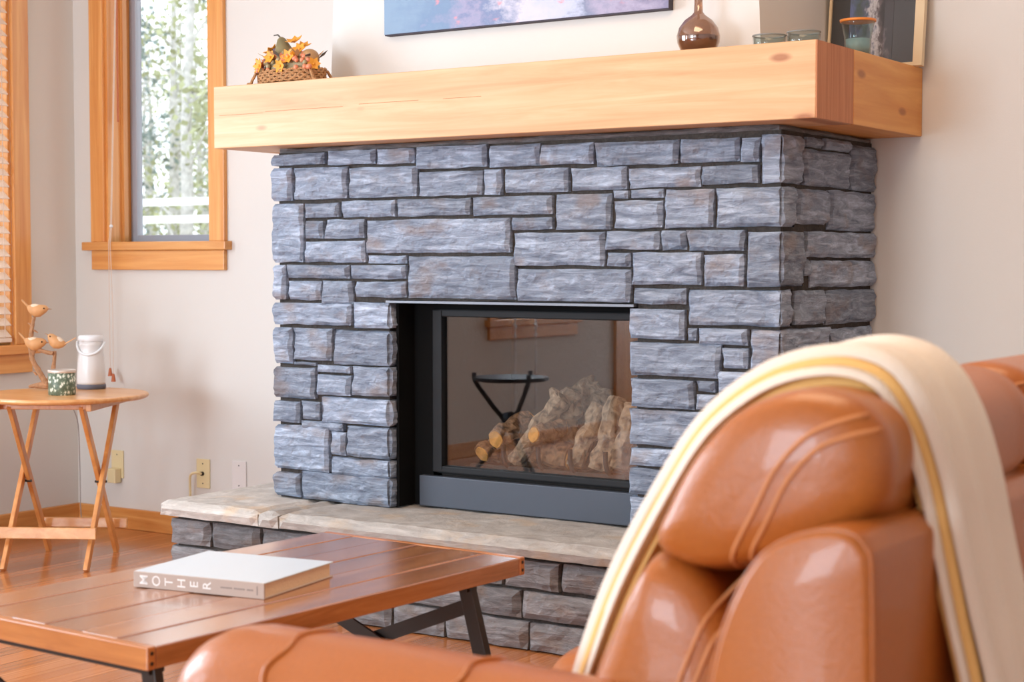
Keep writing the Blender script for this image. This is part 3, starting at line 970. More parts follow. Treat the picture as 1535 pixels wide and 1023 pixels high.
def letter(ch, x, z, size):
    cu = bpy.data.curves.new('letter', 'FONT')
    cu.body = ch
    cu.align_x = 'CENTER'
    cu.align_y = 'CENTER'
    cu.size = size
    cu.extrude = .0002
    cu.offset = .0002
    tmp = bpy.data.objects.new('tmp', cu)
    COL.objects.link(tmp)
    dg = bpy.context.evaluated_depsgraph_get()
    me = bpy.data.meshes.new_from_object(tmp.evaluated_get(dg))
    bpy.data.objects.remove(tmp)
    mb = MB(BM @ Matrix.Translation((x, -.0033, z)) @ Matrix.Rotation(math.pi / 2, 4, 'X') @ Matrix.Rotation(math.pi / 2, 4, 'Z'))
    mb.add([v.co for v in me.vertices], [list(p.vertices) for p in me.polygons])
    bpy.data.meshes.remove(me)
    return mb.build('letter', M_LETTER, bk, fix=False)


for i, ch in enumerate('MOTHER'):
    letter(ch, .030 + i * .0345, BH / 2, .031)
fp_ = MB(BM)
xx = .238
for i in range(16):
    w = R.uniform(.002, .005)
    fp_.box(xx, xx + w, -.0034, -.003, BH / 2 - .0016, BH / 2 + .0016)
    xx += w + (.0012 if i % 6 != 5 else .006)
fp_.box(.333, .3355, -.0034, -.003, BH / 2 - .010, BH / 2 + .010)
fp_.build('fine_print', M_FINE, bk)

# ------------------------------------------------------------------ folding side table
SA = math.radians(29.5)
SM = Matrix.Translation((-5.18, 4.53, 0)) @ Matrix.Rotation(SA, 4, 'Z')
st = thing('folding_side_table', (-5.18, 4.53, 0), 'round light-wood folding side table with crossed legs in the room corner', 'side table')
SZ = .675
MB(SM).lathe([(.322, SZ - .022), (.334, SZ - .018), (.34, SZ - .010), (.338, SZ - .003), (.33, SZ)], (0, 0, 0), 64).build('table_top', M_SIDE, st, smooth=False, bevel=.002)
for sx in (-1, 1):
    MB(SM).bar((sx * .165, -.2275, .0), (sx * .165, .19, SZ - .03), .034, .018, (1, 0, 0)).build('leg', M_SIDE_LEG, st, bevel=.003)
    MB(SM).bar((sx * .143, .2275, .0), (sx * .143, -.19, SZ - .03), .034, .018, (1, 0, 0)).build('leg', M_SIDE_LEG, st, bevel=.003)
    MB(SM).bar((sx * .19, -.25, SZ - .036), (sx * .19, .25, SZ - .036), .022, .028).build('top_batten', M_SIDE_LEG, st, bevel=.003)
    MB(SM).tube([(sx * .13, 0, .322), (sx * .178, 0, .322)], .005, 10).build('pivot_bolt', M_STEEL, st)
MB(SM).bar((-.20, -.205, .145), (.20, -.205, .145), .012, .045).build('stretcher', M_SIDE, st, bevel=.003)
MB(SM).bar((-.175, .195, .125), (.20, .195, .125), .012, .04).build('stretcher', M_SIDE, st, bevel=.003)
MB(SM).bar((-.18, -.19, SZ - .036), (.18, -.19, SZ - .036), .02, .024).build('top_rail', M_SIDE_LEG, st, bevel=.003)
MB(SM).bar((-.18, .19, SZ - .036), (.18, .19, SZ - .036), .02, .024).build('top_rail', M_SIDE_LEG, st, bevel=.003)


# candle tin with leaf print
def leaf_print(name, base, mark, scale):
    m, nt, b = new_mat(name)
    v = coords(nt, (scale, scale, scale * .8), False)
    w = nt.nodes.new('ShaderNodeTexVoronoi')
    w.feature = 'F1'
    w.inputs['Scale'].default_value = 1
    n = nt.nodes.new('ShaderNodeTexNoise')
    n.inputs['Scale'].default_value = 1.2
    n.inputs['Distortion'].default_value = 2.2
    nt.links.new(v, n.inputs['Vector'])
    nt.links.new(v, w.inputs['Vector'])
    sub = nt.nodes.new('ShaderNodeMath')
    sub.operation = 'MULTIPLY'
    nt.links.new(w.outputs['Distance'], sub.inputs[0])
    nt.links.new(n.outputs['Fac'], sub.inputs[1])
    c = ramp(nt, sub.outputs[0], [(.13, lin(mark)), (.17, lin([(a + q) / 2 for a, q in zip(base, mark)])), (.21, lin(base)), (.36, lin([q * .8 for q in base]))])
    nt.links.new(c, b.inputs['Base Color'])
    b.inputs['Roughness'].default_value = .45
    return m


M_TIN = leaf_print('green_leaf_print', (112, 128, 104), (230, 230, 212), 75)
tn = thing('candle_tin', (-5.128, 4.484, SZ), 'short round candle tin printed with pale leaves on green, on the side table', 'candle')
MB().lathe([(.0505, 0), (.053, .003), (.053, .088)], (-5.128, 4.484, SZ), 40).build('tin', M_TIN, tn, smooth=True)
MB().lathe([(.053, .088), (.0545, .090), (.0545, .099), (.0515, .1), (.0515, .080), (0, .080)], (-5.128, 4.484, SZ), 40).build('rim', simple('tin_rim_pale', (222, 208, 196), .35, .3), tn, smooth=True)

# white lantern with loop handle
LC = (-5.27, 4.765, SZ)
ln = thing('lantern', LC, 'white bottle-shaped lantern with loop handle and grey base, on the side table', 'lantern')
MB().lathe([(.056, 0), (.059, .004), (.059, .016), (.057, .020)], LC, 40).build('base', M_DARKGREY, ln, smooth=True)
MB().lathe([(.057, .020), (.058, .03), (.0575, .07), (.054, .12), (.049, .155), (.047, .17), (.049, .18), (.049, .196)], LC, 40).build('body', simple('lantern_frosted_white', (226, 224, 222), .3), ln, smooth=True)
MB().lathe([(.049, .196), (.0515, .199), (.0515, .216), (.046, .222), (0, .223)], LC, 40).build('cap', M_WHITE, ln, smooth=True)
hp = []
ax = Vector((math.cos(YAW), math.sin(YAW), 0))
fwv = Vector((math.sin(YAW), -math.cos(YAW), 0))
for i in range(17):
    t = math.pi * i / 16
    hp.append(Vector(LC) + ax * (.056 * math.cos(t)) + fwv * (.052 * math.sin(t)) + Vector((0, 0, .195 - .052 * math.sin(t))))
MB().tube(hp, .0052, 8).build('handle', M_WHITE, ln, smooth=True)
cd = MB().tube(catmull([(-5.33, 4.80, SZ + .003), (-5.45, 4.86, SZ + .0035), (-5.56, 4.90, SZ - .06), (-5.62, 5.0, .5), (-5.70, 5.08, .3), (-5.72, 5.1, .1), (-5.73, 5.12, .004)], 40, False), .0022, 6).build('power_cable', simple('grey_cord', (170, 160, 156), .6))
tag(cd, 'thin grey cable dropping from the lantern behind the side table', 'cable')

# driftwood ornament with three carved birds
bc = Vector((-5.391, 4.598, SZ))
M_DRIFT = simple('driftwood', (196, 146, 106), .8, bump=.5, bscale=60, var=.35)
M_BIRD = simple('carved_bird_wood', (226, 168, 112), .55, bump=.1, bscale=30, var=.2)
M_BIRDTOP = simple('bird_pale_back', (240, 218, 190), .6)
bd = thing('bird_ornament', tuple(bc), 'driftwood ornament with three carved wooden birds on its branches, on the side table', 'ornament')


def bp(dx, dz, dy=0):
    return bc + ax * dx + Vector((0, 0, dz)) - fwv * dy


MB().tube(catmull([bp(.03, .024), bp(.02, .035), bp(-.005, .08), bp(-.03, .13), bp(-.02, .17)], 16, False), [.016 - .0006 * i for i in range(16)], 9, wob=.3).build('branch', M_DRIFT, bd)
MB().tube(catmull([bp(-.045, .014), bp(-.01, .018), bp(.03, .020), bp(.06, .014)], 10, False), [.006, .008, .009, .011, .014, .016, .016, .013, .009, .006], 9, wob=.3).build('foot_branch', M_DRIFT, bd)
MB().tube(catmull([bp(-.03, .12), bp(-.036, .19), bp(-.03, .25), bp(-.02, .30)], 14, False), [.011 - .0003 * i for i in range(14)], 9, wob=.3).build('branch', M_DRIFT, bd)
MB().tube(catmull([bp(-.036, .19), bp(.0, .165), bp(.03, .155), bp(.055, .15)], 12, False), .008, 9, wob=.3).build('branch', M_DRIFT, bd)
MB().tube(catmull([bp(.028, .026, .01), bp(.045, .06, .01), bp(.055, .10, .01), bp(.06, .16, .01)], 12, False), [.013 - .0006 * i for i in range(12)], 9, wob=.3).build('branch', M_DRIFT, bd)
for dx, dz, ex, ez in ((-.036, .2, -.055, .205), (-.028, .245, -.006, .235), (-.03, .26, -.046, .275), (-.012, .06, -.028, .075)):
    MB().tube([bp(dx, dz), bp((dx + ex) / 2, (dz + ez) / 2 + .004), bp(ex, ez)], [.005, .004, .002], 6).build('twig', M_DRIFT, bd)


def bird(dx, dz, sgn, tilt, sc_=1.0, tailup=0.5):
    rot = Matrix.Rotation(YAW, 4, 'Z') @ Matrix.Rotation(-tilt * sgn, 4, 'Y')
    c = bp(dx, dz)
    mm = Matrix.Translation(c) @ rot @ Matrix.Diagonal((sgn * sc_, sc_, sc_, 1))
    body = MB(mm)
    rs = []
    for i, (px, r, h) in enumerate(((-.040, .003, .012), (-.034, .012, .008), (-.022, .020, .003), (-.004, .0255, 0), (.014, .024, .002), (.028, .018, .008), (.038, .011, .011), (.043, .004, .012))):
        rs.append([Vector((px, r * .85 * math.cos(2 * math.pi * k / 14), h + r * math.sin(2 * math.pi * k / 14))) for k in range(14)])
    b = body.rings(rs).build('bird', M_BIRD, bd, smooth=True)
    MB(mm).rings([[Vector((px, r * math.cos(2 * math.pi * k / 8), h + r * .6 * math.sin(2 * math.pi * k / 8))) for k in range(8)] for px, r, h in ((.038, .006, .012), (.05, .003, .012), (.058, .0006, .0115))]).build('beak', M_DRIFT, b)
    MB(mm).add([(-.034, -.008, .008), (-.034, .008, .008), (-.034, .006, .016), (-.034, -.006, .016), (-.062, -.006, .008 + tailup * .05), (-.062, .006, .008 + tailup * .05), (-.062, .005, .014 + tailup * .05), (-.062, -.005, .014 + tailup * .05)],
               [(0, 1, 2, 3), (7, 6, 5, 4), (0, 4, 5, 1), (1, 5, 6, 2), (2, 6, 7, 3), (3, 7, 4, 0)]).build('tail', M_BIRD, b)
    MB(mm).ball((-.006, 0, .0125), .026, .0165, .0145).build('pale_back', M_BIRDTOP, b, smooth=True)
    for s in (-1, 1):
        MB(mm).ball((.030, s * .0135, .013), .003).build('eye', M_BLACKER, b, smooth=True)


bird(-.008, .325, 1, -.1, 1.05)
bird(-.02, .188, 1, -.12, 1.1)
bird(.068, .195, -1, .5, 1.0, .9)

# ------------------------------------------------------------------ wall plates
def plate(name, mat, x0, x1, z0, z1, label):
    t = thing(name, ((x0 + x1) / 2, YB - .006, z0), label, 'outlet')
    box('plate', mat, t, x0, x1, YB - .007, YB - .0005, z0, z1, .002)
    xm, zm = (x0 + x1) / 2, (z0 + z1) / 2
    for dz in (-.043, .043):
        MB().tube([(xm, YB - .0066, zm + dz), (xm, YB - .0078, zm + dz)], .003, 10).build('screw', M_STEEL, t)
    return t, xm, zm


o1, xm, zm = plate('cable_outlet', M_ALMOND, -5.145, -5.068, .218, .345, 'almond wall plate with a white cable plugged into its centre')
MB().tube([(xm, YB - .007, zm), (xm, YB - .016, zm)], .009, 12).build('socket', M_STEEL, o1)
cb2 = MB().tube(catmull([(xm, YB - .016, zm), (xm - .01, YB - .035, zm + .006), (xm - .04, YB - .04, zm - .005), (xm - .05, YB - .035, zm - .05), (xm - .05, YB - .03, .10), (xm - .04, YB - .03, .006)], 30, False), .0055, 8).build('coaxial_cable', M_ALMOND)
tag(cb2, 'cream cable bending down from the almond wall plate', 'cable')
o2, xm, zm = plate('blank_wall_plate', M_WPLATE, -4.935, -4.855, .225, .350, 'plain white wall plate just beside the raised hearth')
o3, xm, zm = plate('power_outlet', M_ALMOND, -5.675, -5.60, .225, .350, 'almond power outlet on the wall behind the folding side table')
ad = MB().box(-5.662, -5.612, YB - .045, YB - .0075, .205, .27).build('plug_adapter', M_ALMOND, bevel=.004)
tag(ad, 'pale plug-in adapter in the outlet behind the side table', 'adapter')

# ------------------------------------------------------------------ things on the mantel
# fruit basket ornament
FB = Vector((-3.935, 4.50, MZ1))
fbk = thing('fruit_basket', tuple(FB), 'small woven basket ornament heaped with pears, berries and orange blossoms on the mantel', 'ornament')
M_WICK = simple('wicker', (214, 156, 102), .7, bump=1.0, bscale=140, var=.45)
M_PEAR = simple('olive_pear', (142, 128, 88), .5, var=.3, bscale=18)
M_TANF = simple('tan_gourd', (196, 150, 100), .55, var=.3, bscale=18)
M_PLUM = simple('dusky_plum', (120, 96, 112), .5, var=.4, bscale=30)
M_ORNG = simple('orange_blossom', (246, 170, 56), .55, var=.2, bscale=30)
M_BERRY = simple('coral_berry', (224, 138, 100), .4)
M_GREENB = simple('olive_berry', (166, 150, 112), .5)
M_DLEAF = simple('dark_leaf', (92, 86, 78), .6)
SXb = .145
wk = MB()
for i in range(5):
    z = .012 + i * .0085
    wk.tube([FB + Vector((SXb * (1 + .02 * i / 6) * math.cos(t * math.pi / 24), .062 * (1 + .02 * i) * math.sin(t * math.pi / 24), z + .0022 * (1 if (t + i) % 2 else -1))) for t in range(48)], .0048, 6, closed=True)
wk.lathe([(.95, .010), (.98, .042), (.0, .044)], FB, 32, SXb * .98, .058)
wk.build('wicker_body', M_WICK, fbk, fix=False)
for sx in (-1, 1):
    for sy in (-1, 1):
        MB().tube(catmull([FB + Vector((sx * .125, sy * .045, .045)), FB + Vector((sx * .140, sy * .05, .02)), FB + Vector((sx * .145, sy * .052, .008)), FB + Vector((sx * .160, sy * .054, .0055))], 10, False), .0055, 8).build('foot', M_WICK, fbk, smooth=True)


def pear(c, s, mat, stem, rot=0):
    m = Matrix.Translation(c) @ Matrix.Rotation(rot, 4, 'Y')
    p = MB(m).lathe([(0, -.040 * s), (.020 * s, -.037 * s), (.034 * s, -.020 * s), (.036 * s, 0), (.028 * s, .022 * s), (.019 * s, .042 * s), (.014 * s, .054 * s), (.006 * s, .061 * s), (0, .061 * s)], (0, 0, 0), 20).build('pear', mat, fbk, smooth=True)
    if stem:
        MB(m).tube([(0, 0, .058 * s), (-.012, 0, .074 * s), (-.03, 0, .077 * s)], [.003, .0028, .0022], 6).build('stem', M_DLEAF, p)


pear(FB + Vector((-.022, -.012, .106)), 1.05, M_PEAR, True, -.25)
g_ = MB().ball(FB + Vector((.088, -.004, .086)), .036, .034, .034).build('gourd', M_TANF, fbk, smooth=True)
for c in ((-.088, -.018, .088), (-.070, -.022, .094), (-.10, .0, .10), (-.07, .0, .115)):
    MB().ball(FB + Vector(c), .019, .018, .020).build('plum', M_PLUM, fbk, smooth=True)


def blossom(c, s, nrm):
    n = Vector(nrm).normalized()
    a = n.cross(Vector((0, 0, 1))).normalized()
    b = n.cross(a)
    mb = MB()
    for k in range(6):
        t = 2 * math.pi * k / 6
        d = a * math.cos(t) + b * math.sin(t)
        e = a * -math.sin(t) + b * math.cos(t)
        cc = Vector(c)
        p0, p1, p2, p3 = cc + e * s * .12, cc + d * s * .55 + e * s * .33 + n * s * .22, cc + d * s + n * s * .42, cc + d * s * .55 - e * s * .33 + n * s * .22
        p4 = cc - e * s * .12
        q = [v - n * .002 for v in (p0, p1, p2, p3, p4)]
        mb.add([p0, p1, p2, p3, p4] + q, [(0, 1, 2, 3, 4), (9, 8, 7, 6, 5), (0, 5, 6, 1), (1, 6, 7, 2), (2, 7, 8, 3), (3, 8, 9, 4)])
    mb.ball(Vector(c) + n * s * .1, s * .2, seg=8, rings=5)
    mb.build('blossom', M_ORNG, fbk, fix=False)


for c, s, nn in (((-.052, -.052, .094), .024, (0, -1, .3)), ((.030, -.05, .090), .027, (.1, -1, .3)), ((.006, -.066, .060), .023, (0, -1, -.1)), ((-.105, -.05, .068), .026, (-.3, -1, .1)), ((-.128, -.03, .075), .022, (-1, -.6, .2)),
                 ((.055, -.02, .118), .024, (.2, -.8, .7)), ((.015, .0, .150), .030, (0, -.5, 1)), ((.128, -.03, .062), .022, (.8, -.7, .2)), ((-.10, .01, .125), .028, (-.6, -.3, 1)), ((.04, .02, .135), .024, (.3, -.4, 1))):
    blossom(FB + Vector(c), s * 1.12, nn)
def dome(x, y):
    q = max(0, 1 - (x / .135) ** 2 - (y / .062) ** 2)
    return FB + Vector((x, y, .052 + .068 * math.sqrt(q)))


for k in range(90):
    an = R.uniform(0, 6.28)
    c = dome(R.uniform(-.128, .128), R.uniform(-.058, -.02))
    MB().ball(c, R.uniform(.007, .0105), seg=8, rings=6).build('berry', (M_BERRY, M_BERRY, M_GREENB)[k % 3], fbk, smooth=True)
for k in range(24):
    an = R.uniform(0, 6.28)
    c = dome(.118 * math.cos(an), .05 * math.sin(an))
    d = Vector((math.cos(an), .6 * math.sin(an), R.uniform(.1, .9))).normalized() * R.uniform(.028, .045)
    s_ = d.cross(Vector((0, 0, 1))).normalized() * .011
    u = Vector((0, 0, .0012))
    MB().add([c, c + d * .5 + s_, c + d, c + d * .5 - s_, c + u, c + d * .5 + s_ + u, c + d + u, c + d * .5 - s_ + u], [(0, 1, 2, 3), (7, 6, 5, 4), (0, 4, 5, 1), (1, 5, 6, 2), (2, 6, 7, 3), (3, 7, 4, 0)]).build('leaf', (M_ORNG, M_DLEAF, M_TANF)[k % 3], fbk, fix=False)
MB().lathe([(1.0, 0), (.92, .028), (.75, .048), (.5, .063), (.25, .070), (0, .072)], FB + Vector((0, 0, .045)), 24, .128, .055).build('filling', M_GREENB, fbk, smooth=True)

# amber vase
VC = (-2.352, 4.55, MZ1)
vs = thing('glass_vase', VC, 'round brown glass vase with a tall narrow neck on the mantel', 'vase')
MB().lathe([(.030, .0), (.052, .012), (.064, .038), (.066, .058), (.060, .082), (.044, .104), (.022, .120), (.014, .130), (.0125, .16), (.014, .22), (.019, .29), (.024, .33), (.0225, .33), (.0175, .29), (.0125, .22), (.011, .16), (.0125, .131), (.020, .122), (.042, .106), (.058, .084), (.063, .058), (.061, .04), (.049, .015), (.028, .004)], VC, 48).build('glass_body', M_AMBER, vs, smooth=True)
MB().lathe([(.0, .006), (.047, .018), (.0585, .04), (.060, .058), (.0, .060)], VC, 40).build('brown_filling', simple('brown_filling', (150, 100, 70), .3, var=.4, bscale=60), vs, smooth=True)


def dish(x, y, r, h, label):
    t = thing('glass_dish', (x, y, MZ1), label, 'glass dish')
    MB().lathe([(r * .8, 0), (r * .92, .006), (r, h), (r * .95, h), (r * .86, .009), (0, .007)], (x, y, MZ1), 36).build('bowl', M_CLEAR, t, smooth=True)
    MB().tube([(x + r * .975 * math.cos(k * math.pi / 18), y + r * .975 * math.sin(k * math.pi / 18), MZ1 + h) for k in range(36)], .0022, 6, closed=True).build('rim', simple('grey_glass_rim', (130, 134, 132), .2), t, smooth=True)


dish(-2.122, 4.56, .050, .043, 'low clear glass dish on the mantel, the one beside the round vase')
dish(-2.012, 4.56, .050, .045, 'low clear glass dish on the mantel, the one near the beam end')

gc = (-1.966, 4.86, MZ1)
cg = thing('candle_glass', gc, 'flared clear tumbler with an orange rim in front of the framed photograph', 'glass')
MB().lathe([(.036, 0), (.039, .004), (.041, .06), (.049, .10), (.053, .112), (.051, .112), (.047, .10), (.039, .06), (.036, .008), (0, .008)], gc, 40).build('glass_cup', M_CLEAR, cg, smooth=True)
MB().lathe([(.0505, .107), (.0545, .107), (.0555, .114), (.051, .114)], gc, 40).build('orange_rim', simple('orange_rim', (232, 140, 60), .3), cg, smooth=True)
MB().lathe([(0, .010), (.035, .010), (.037, .055), (0, .055)], gc, 32).build('wax', simple('pale_teal_wax', (168, 186, 186), .5), cg, smooth=True)


def picture_mat(name, stops, sc_, zmix, dist=.35):
    m, nt, b = new_mat(name)
    tc = nt.nodes.new('ShaderNodeTexCoord')
    sp = nt.nodes.new('ShaderNodeSeparateXYZ')
    nt.links.new(tc.outputs['Generated'], sp.inputs[0])
    n = nt.nodes.new('ShaderNodeTexNoise')
    n.inputs['Scale'].default_value = sc_
    n.inputs['Detail'].default_value = 7
    n.inputs['Roughness'].default_value = .65
    nt.links.new(tc.outputs['Generated'], n.inputs['Vector'])
    m1 = nt.nodes.new('ShaderNodeMath')
    m1.operation = 'MULTIPLY_ADD'
    m1.inputs[1].default_value = dist
    nt.links.new(n.outputs['Fac'], m1.inputs[0])
    nt.links.new(sp.outputs['X'], m1.inputs[2])
    m2 = nt.nodes.new('ShaderNodeMath')
    m2.operation = 'MULTIPLY_ADD'
    m2.inputs[1].default_value = zmix
    nt.links.new(sp.outputs['Z'], m2.inputs[0])
    nt.links.new(m1.outputs[0], m2.inputs[2])
    m3 = nt.nodes.new('ShaderNodeMath')
    m3.operation = 'SUBTRACT'
    m3.inputs[1].default_value = dist / 2
    nt.links.new(m2.outputs[0], m3.inputs[0])
    c = ramp(nt, m3.outputs[0], [(p, lin(q)) for p, q in stops])
    # scattered coral dabs
    vo = nt.nodes.new('ShaderNodeTexVoronoi')
    vo.inputs['Scale'].default_value = 13
    dm = nt.nodes.new('ShaderNodeMixRGB')
    dm.inputs['Fac'].default_value = .10
    nt.links.new(tc.outputs['Generated'], dm.inputs[1])
    nt.links.new(n.outputs['Color'], dm.inputs[2])
    nt.links.new(dm.outputs['Color'], vo.inputs['Vector'])
    vf = ramp(nt, vo.outputs['Distance'], [(.05, (.8, .8, .8, 1)), (.17, (0, 0, 0, 1))])
    mx = nt.nodes.new('ShaderNodeMixRGB')
    mx.inputs[2].default_value = lin((226, 150, 160))
    nt.links.new(vf, mx.inputs['Fac'])
    nt.links.new(c, mx.inputs[1])
    nt.links.new(mx.outputs['Color'] if 'painting' in name else c, b.inputs['Base Color'])
    b.inputs['Roughness'].default_value = .6
    return m


pt = thing('canvas_painting', (-3.07, 4.66, 1.992), 'wide canvas painting of blue and lavender mountains on the chimney breast', 'painting')
box('canvas', simple('canvas_edge_dark', (70, 66, 76), .8), pt, -3.634, -2.508, 4.650, 4.679, 1.992, 2.72)
box('painted_face', picture_mat('abstract_painting', [(.05, (134, 160, 186)), (.22, (120, 146, 178)), (.33, (160, 158, 188)), (.40, (122, 138, 174)), (.50, (210, 208, 222)), (.66, (190, 198, 222)), (.74, (128, 138, 166)), (.85, (172, 166, 192)), (.95, (132, 130, 160))], 11, .12, .5), pt, -3.634, -2.508, 4.647, 4.650, 1.996, 2.72)
PM = Matrix.Translation((-2.035, 5.165, MZ1 + .001)) @ Matrix.Rotation(math.radians(-7), 4, 'X')
pf = thing('framed_photograph', (-2.035, 5.165, MZ1), 'cream framed photograph with a black mat leaning on the wall at the mantel end', 'picture frame')
f_ = MB(PM)
f_.box(-.165, -.157, 0, .024, 0, .50).box(.130, .160, 0, .024, 0, .50).box(-.157, .130, 0, .024, 0, .012).box(-.157, .130, 0, .024, .49, .50)
f_.build('frame', simple('cream_frame', (230, 206, 168), .5), pf, bevel=.002)
MB(PM).box(-.157, .130, .010, .020, .012, .49).build('mat', simple('black_mat', (48, 48, 50), .5), pf)
MB(PM).box(-.095, .055, .008, .0105, .03, .43).build('print', picture_mat('photo_print', [(.1, (96, 110, 150)), (.35, (70, 84, 76)), (.5, (84, 90, 110)), (.62, (196, 190, 190)), (.75, (100, 90, 92)), (.9, (50, 48, 52))], 7, .25, .9), pf)
MB(PM).box(-.157, .130, .005, .0065, .012, .49).build('glazing', glass_mat('picture_glass', .03), pf)
# ------------------------------------------------------------------ leather sofa (faces the far left; we see its near end and back)
so = thing('leather_sofa', (-1.25, 2.65, 0), 'tan leather reclining sofa with padded backs and contrast seams', 'sofa')
NP = 72
CUSH = []


def loft(name, mid, end, y0, y1, ramp_len=.22, capd=.055):
    """cushion: profile (X, Z) end -> mid -> end along Y, with rounded end caps"""
    A = catmull([(p[0], p[1], 0) for p in end], NP)
    B = catmull([(p[0], p[1], 0) for p in mid], NP)
    ca = sum(A, Vector()) / NP
    rs = []

    def ring(y, P, inset=0.0):
        out = []
        for i, p in enumerate(P):
            if inset:
                t = (P[(i + 1) % NP] - P[i - 1]).normalized()
                nrm = Vector((-t.y, t.x, 0))
                if (ca - p).dot(nrm) < 0:
                    nrm = -nrm
                p = p + nrm * inset
            out.append((p.x, y, p.y))
        return out
    stat = []
    for t in (0, .12, .25, .4, .55, .7, .85, 1.0):
        f = math.sqrt(1 - (1 - t) ** 2)
        stat.append((t, [a.lerp(b, f) for a, b in zip(A, B)]))

    def small(y, k):
        return [(ca.x + (p.x - ca.x) * k, y, ca.y + (p.y - ca.y) * k) for p in A]
    caps = [(0.0, .05), (.004, .5), (.010, .8), (.022, .92), (.038, .975)]
    for d, k in caps:
        rs.append(small(y0 + d, k))
    for t, P in stat:
        rs.append(ring(y0 + capd + t * ramp_len, P))
    for t, P in stat[::-1]:
        rs.append(ring(y1 - capd - t * ramp_len, P))
    for d, k in caps[::-1]:
        rs.append(small(y1 - d, k))
    o = MB().rings(rs).build(name, M_LEATHER, so, smooth=True, fix=True)
    CUSH.append(o)
    return o


PIL_M = [(-1.125, .80), (-1.105, .868), (-1.055, .945), (-.99, .998), (-.93, 1.026), (-.87, 1.034), (-.81, 1.022), (-.772, .985), (-.765, .92), (-.79, .85), (-.90, .80), (-1.03, .77)]
PIL_E = [(-1.083, .812), (-1.066, .868), (-1.027, .938), (-.973, .997), (-.911, 1.029), (-.851, 1.038), (-.796, 1.023), (-.761, .985), (-.753, .938), (-.772, .885), (-.86, .835), (-1.0, .79)]
LUM_M = [(-1.272, .48), (-1.238, .60), (-1.195, .69), (-1.148, .768), (-1.098, .803), (-1.03, .78), (-.96, .68), (-.93, .48), (-1.1, .42)]
LUM_E = [(-1.215, .48), (-1.185, .60), (-1.152, .68), (-1.120, .755), (-1.082, .800), (-1.01, .775), (-.96, .68), (-.94, .48), (-1.05, .42)]
SEA_M = [(-1.735, .30), (-1.745, .37), (-1.71, .435), (-1.62, .460), (-1.5, .470), (-1.36, .480), (-1.25, .48), (-1.05, .44), (-1.02, .34), (-1.45, .27)]
SEA_E = [(-1.70, .31), (-1.71, .37), (-1.68, .42), (-1.60, .44), (-1.5, .445), (-1.36, .45), (-1.25, .45), (-1.05, .42), (-1.03, .34), (-1.45, .29)]
Y0 = 1.945
for (ya, yb) in ((Y0, 2.63), (2.64, 3.50)):
    loft('head_pillow', PIL_M, PIL_E, ya, yb)
    loft('back_cushion', LUM_M, LUM_E, ya, yb)
    loft('seat_cushion', SEA_M, SEA_E, ya + .10 * (ya == Y0), yb - .10 * (ya != Y0), .12)

# outer back shell: rounded side profile, long along Y
SH = [(-.985, .06), (-.975, .45), (-.950, .66), (-.925, .755), (-.885, .83), (-.835, .866), (-.775, .878), (-.742, .862), (-.732, .80), (-.728, .45), (-.728, .06)]
out = catmull([(p[0], p[1], 0) for p in SH], 60, False)
rs = []
cc = Vector((-.85, .5, 0))
for y, k in ((1.868, .90), (1.871, .955), (1.880, .985), (1.895, 1.0), (3.585, 1.0), (3.60, .985), (3.609, .955), (3.612, .90)):
    rs.append([(cc.x + (p.x - cc.x) * k, y, cc.y + (p.y - cc.y) * (1 - (1 - k) * .28)) for p in out])
MB().rings(rs).build('back_shell', M_LEATHER, so, smooth=True)
SE = [Vector((p.x, 0, p.y)) for p in out]
MB().tube([(cc.x + (p.x - cc.x) * .985, 1.876, cc.y + (p.z - cc.y) * .996) for p in SE[6:52]], .0035, 6).build('seam', M_LEATHER, so, smooth=True)


# arms
def arm(yc, hw, sgn):
    sec = []
    zt = .632
    for i in range(28):
        t = math.pi * i / 27
        sec.append((hw * math.cos(t), zt - hw * .8 + hw * .8 * math.sin(t)))
    sec = [(hw * .94, .07)] + [(hw * .97, .35)] + sec + [(-hw * .97, .35), (-hw * .94, .07)]
    rs = []
    for xx, k, dz in ((-1.872, .55, -.075), (-1.864, .72, -.05), (-1.842, .86, -.026), (-1.805, .96, -.008), (-1.755, 1, 0), (-1.66, 1.0, 0), (-1.5, 1.02, .003), (-1.34, 1, 0), (-1.15, 1, -.002), (-.985, 1, -.004), (-.955, .9, -.03)):
        rs.append([(xx, yc + a * k, .07 + (z - .07) * (1 + dz / .56)) for a, z in sec])
    MB().rings(rs).build('arm', M_LEATHER, so, smooth=True)
    for xx in (-1.655, -1.335):
        MB().tube([(xx + .006 * math.cos(i), yc + a * 1.003, z + .001) for i, (a, z) in enumerate(sec[1:-1])], .005, 6).build('seam', M_LEATHER, so, smooth=True)


arm(1.93, .125, -1)
arm(3.55, .125, 1)
box('base_rail', M_LEATHER, so, -1.80, -.76, 2.05, 3.43, .07, .30, .02)
for xx in (-1.8, -.82):
    for yy in (1.9, 3.58):
        MB().lathe([(.022, 0), (.026, .075)], (xx, yy, 0), 16).build('foot', M_BLACK, so)
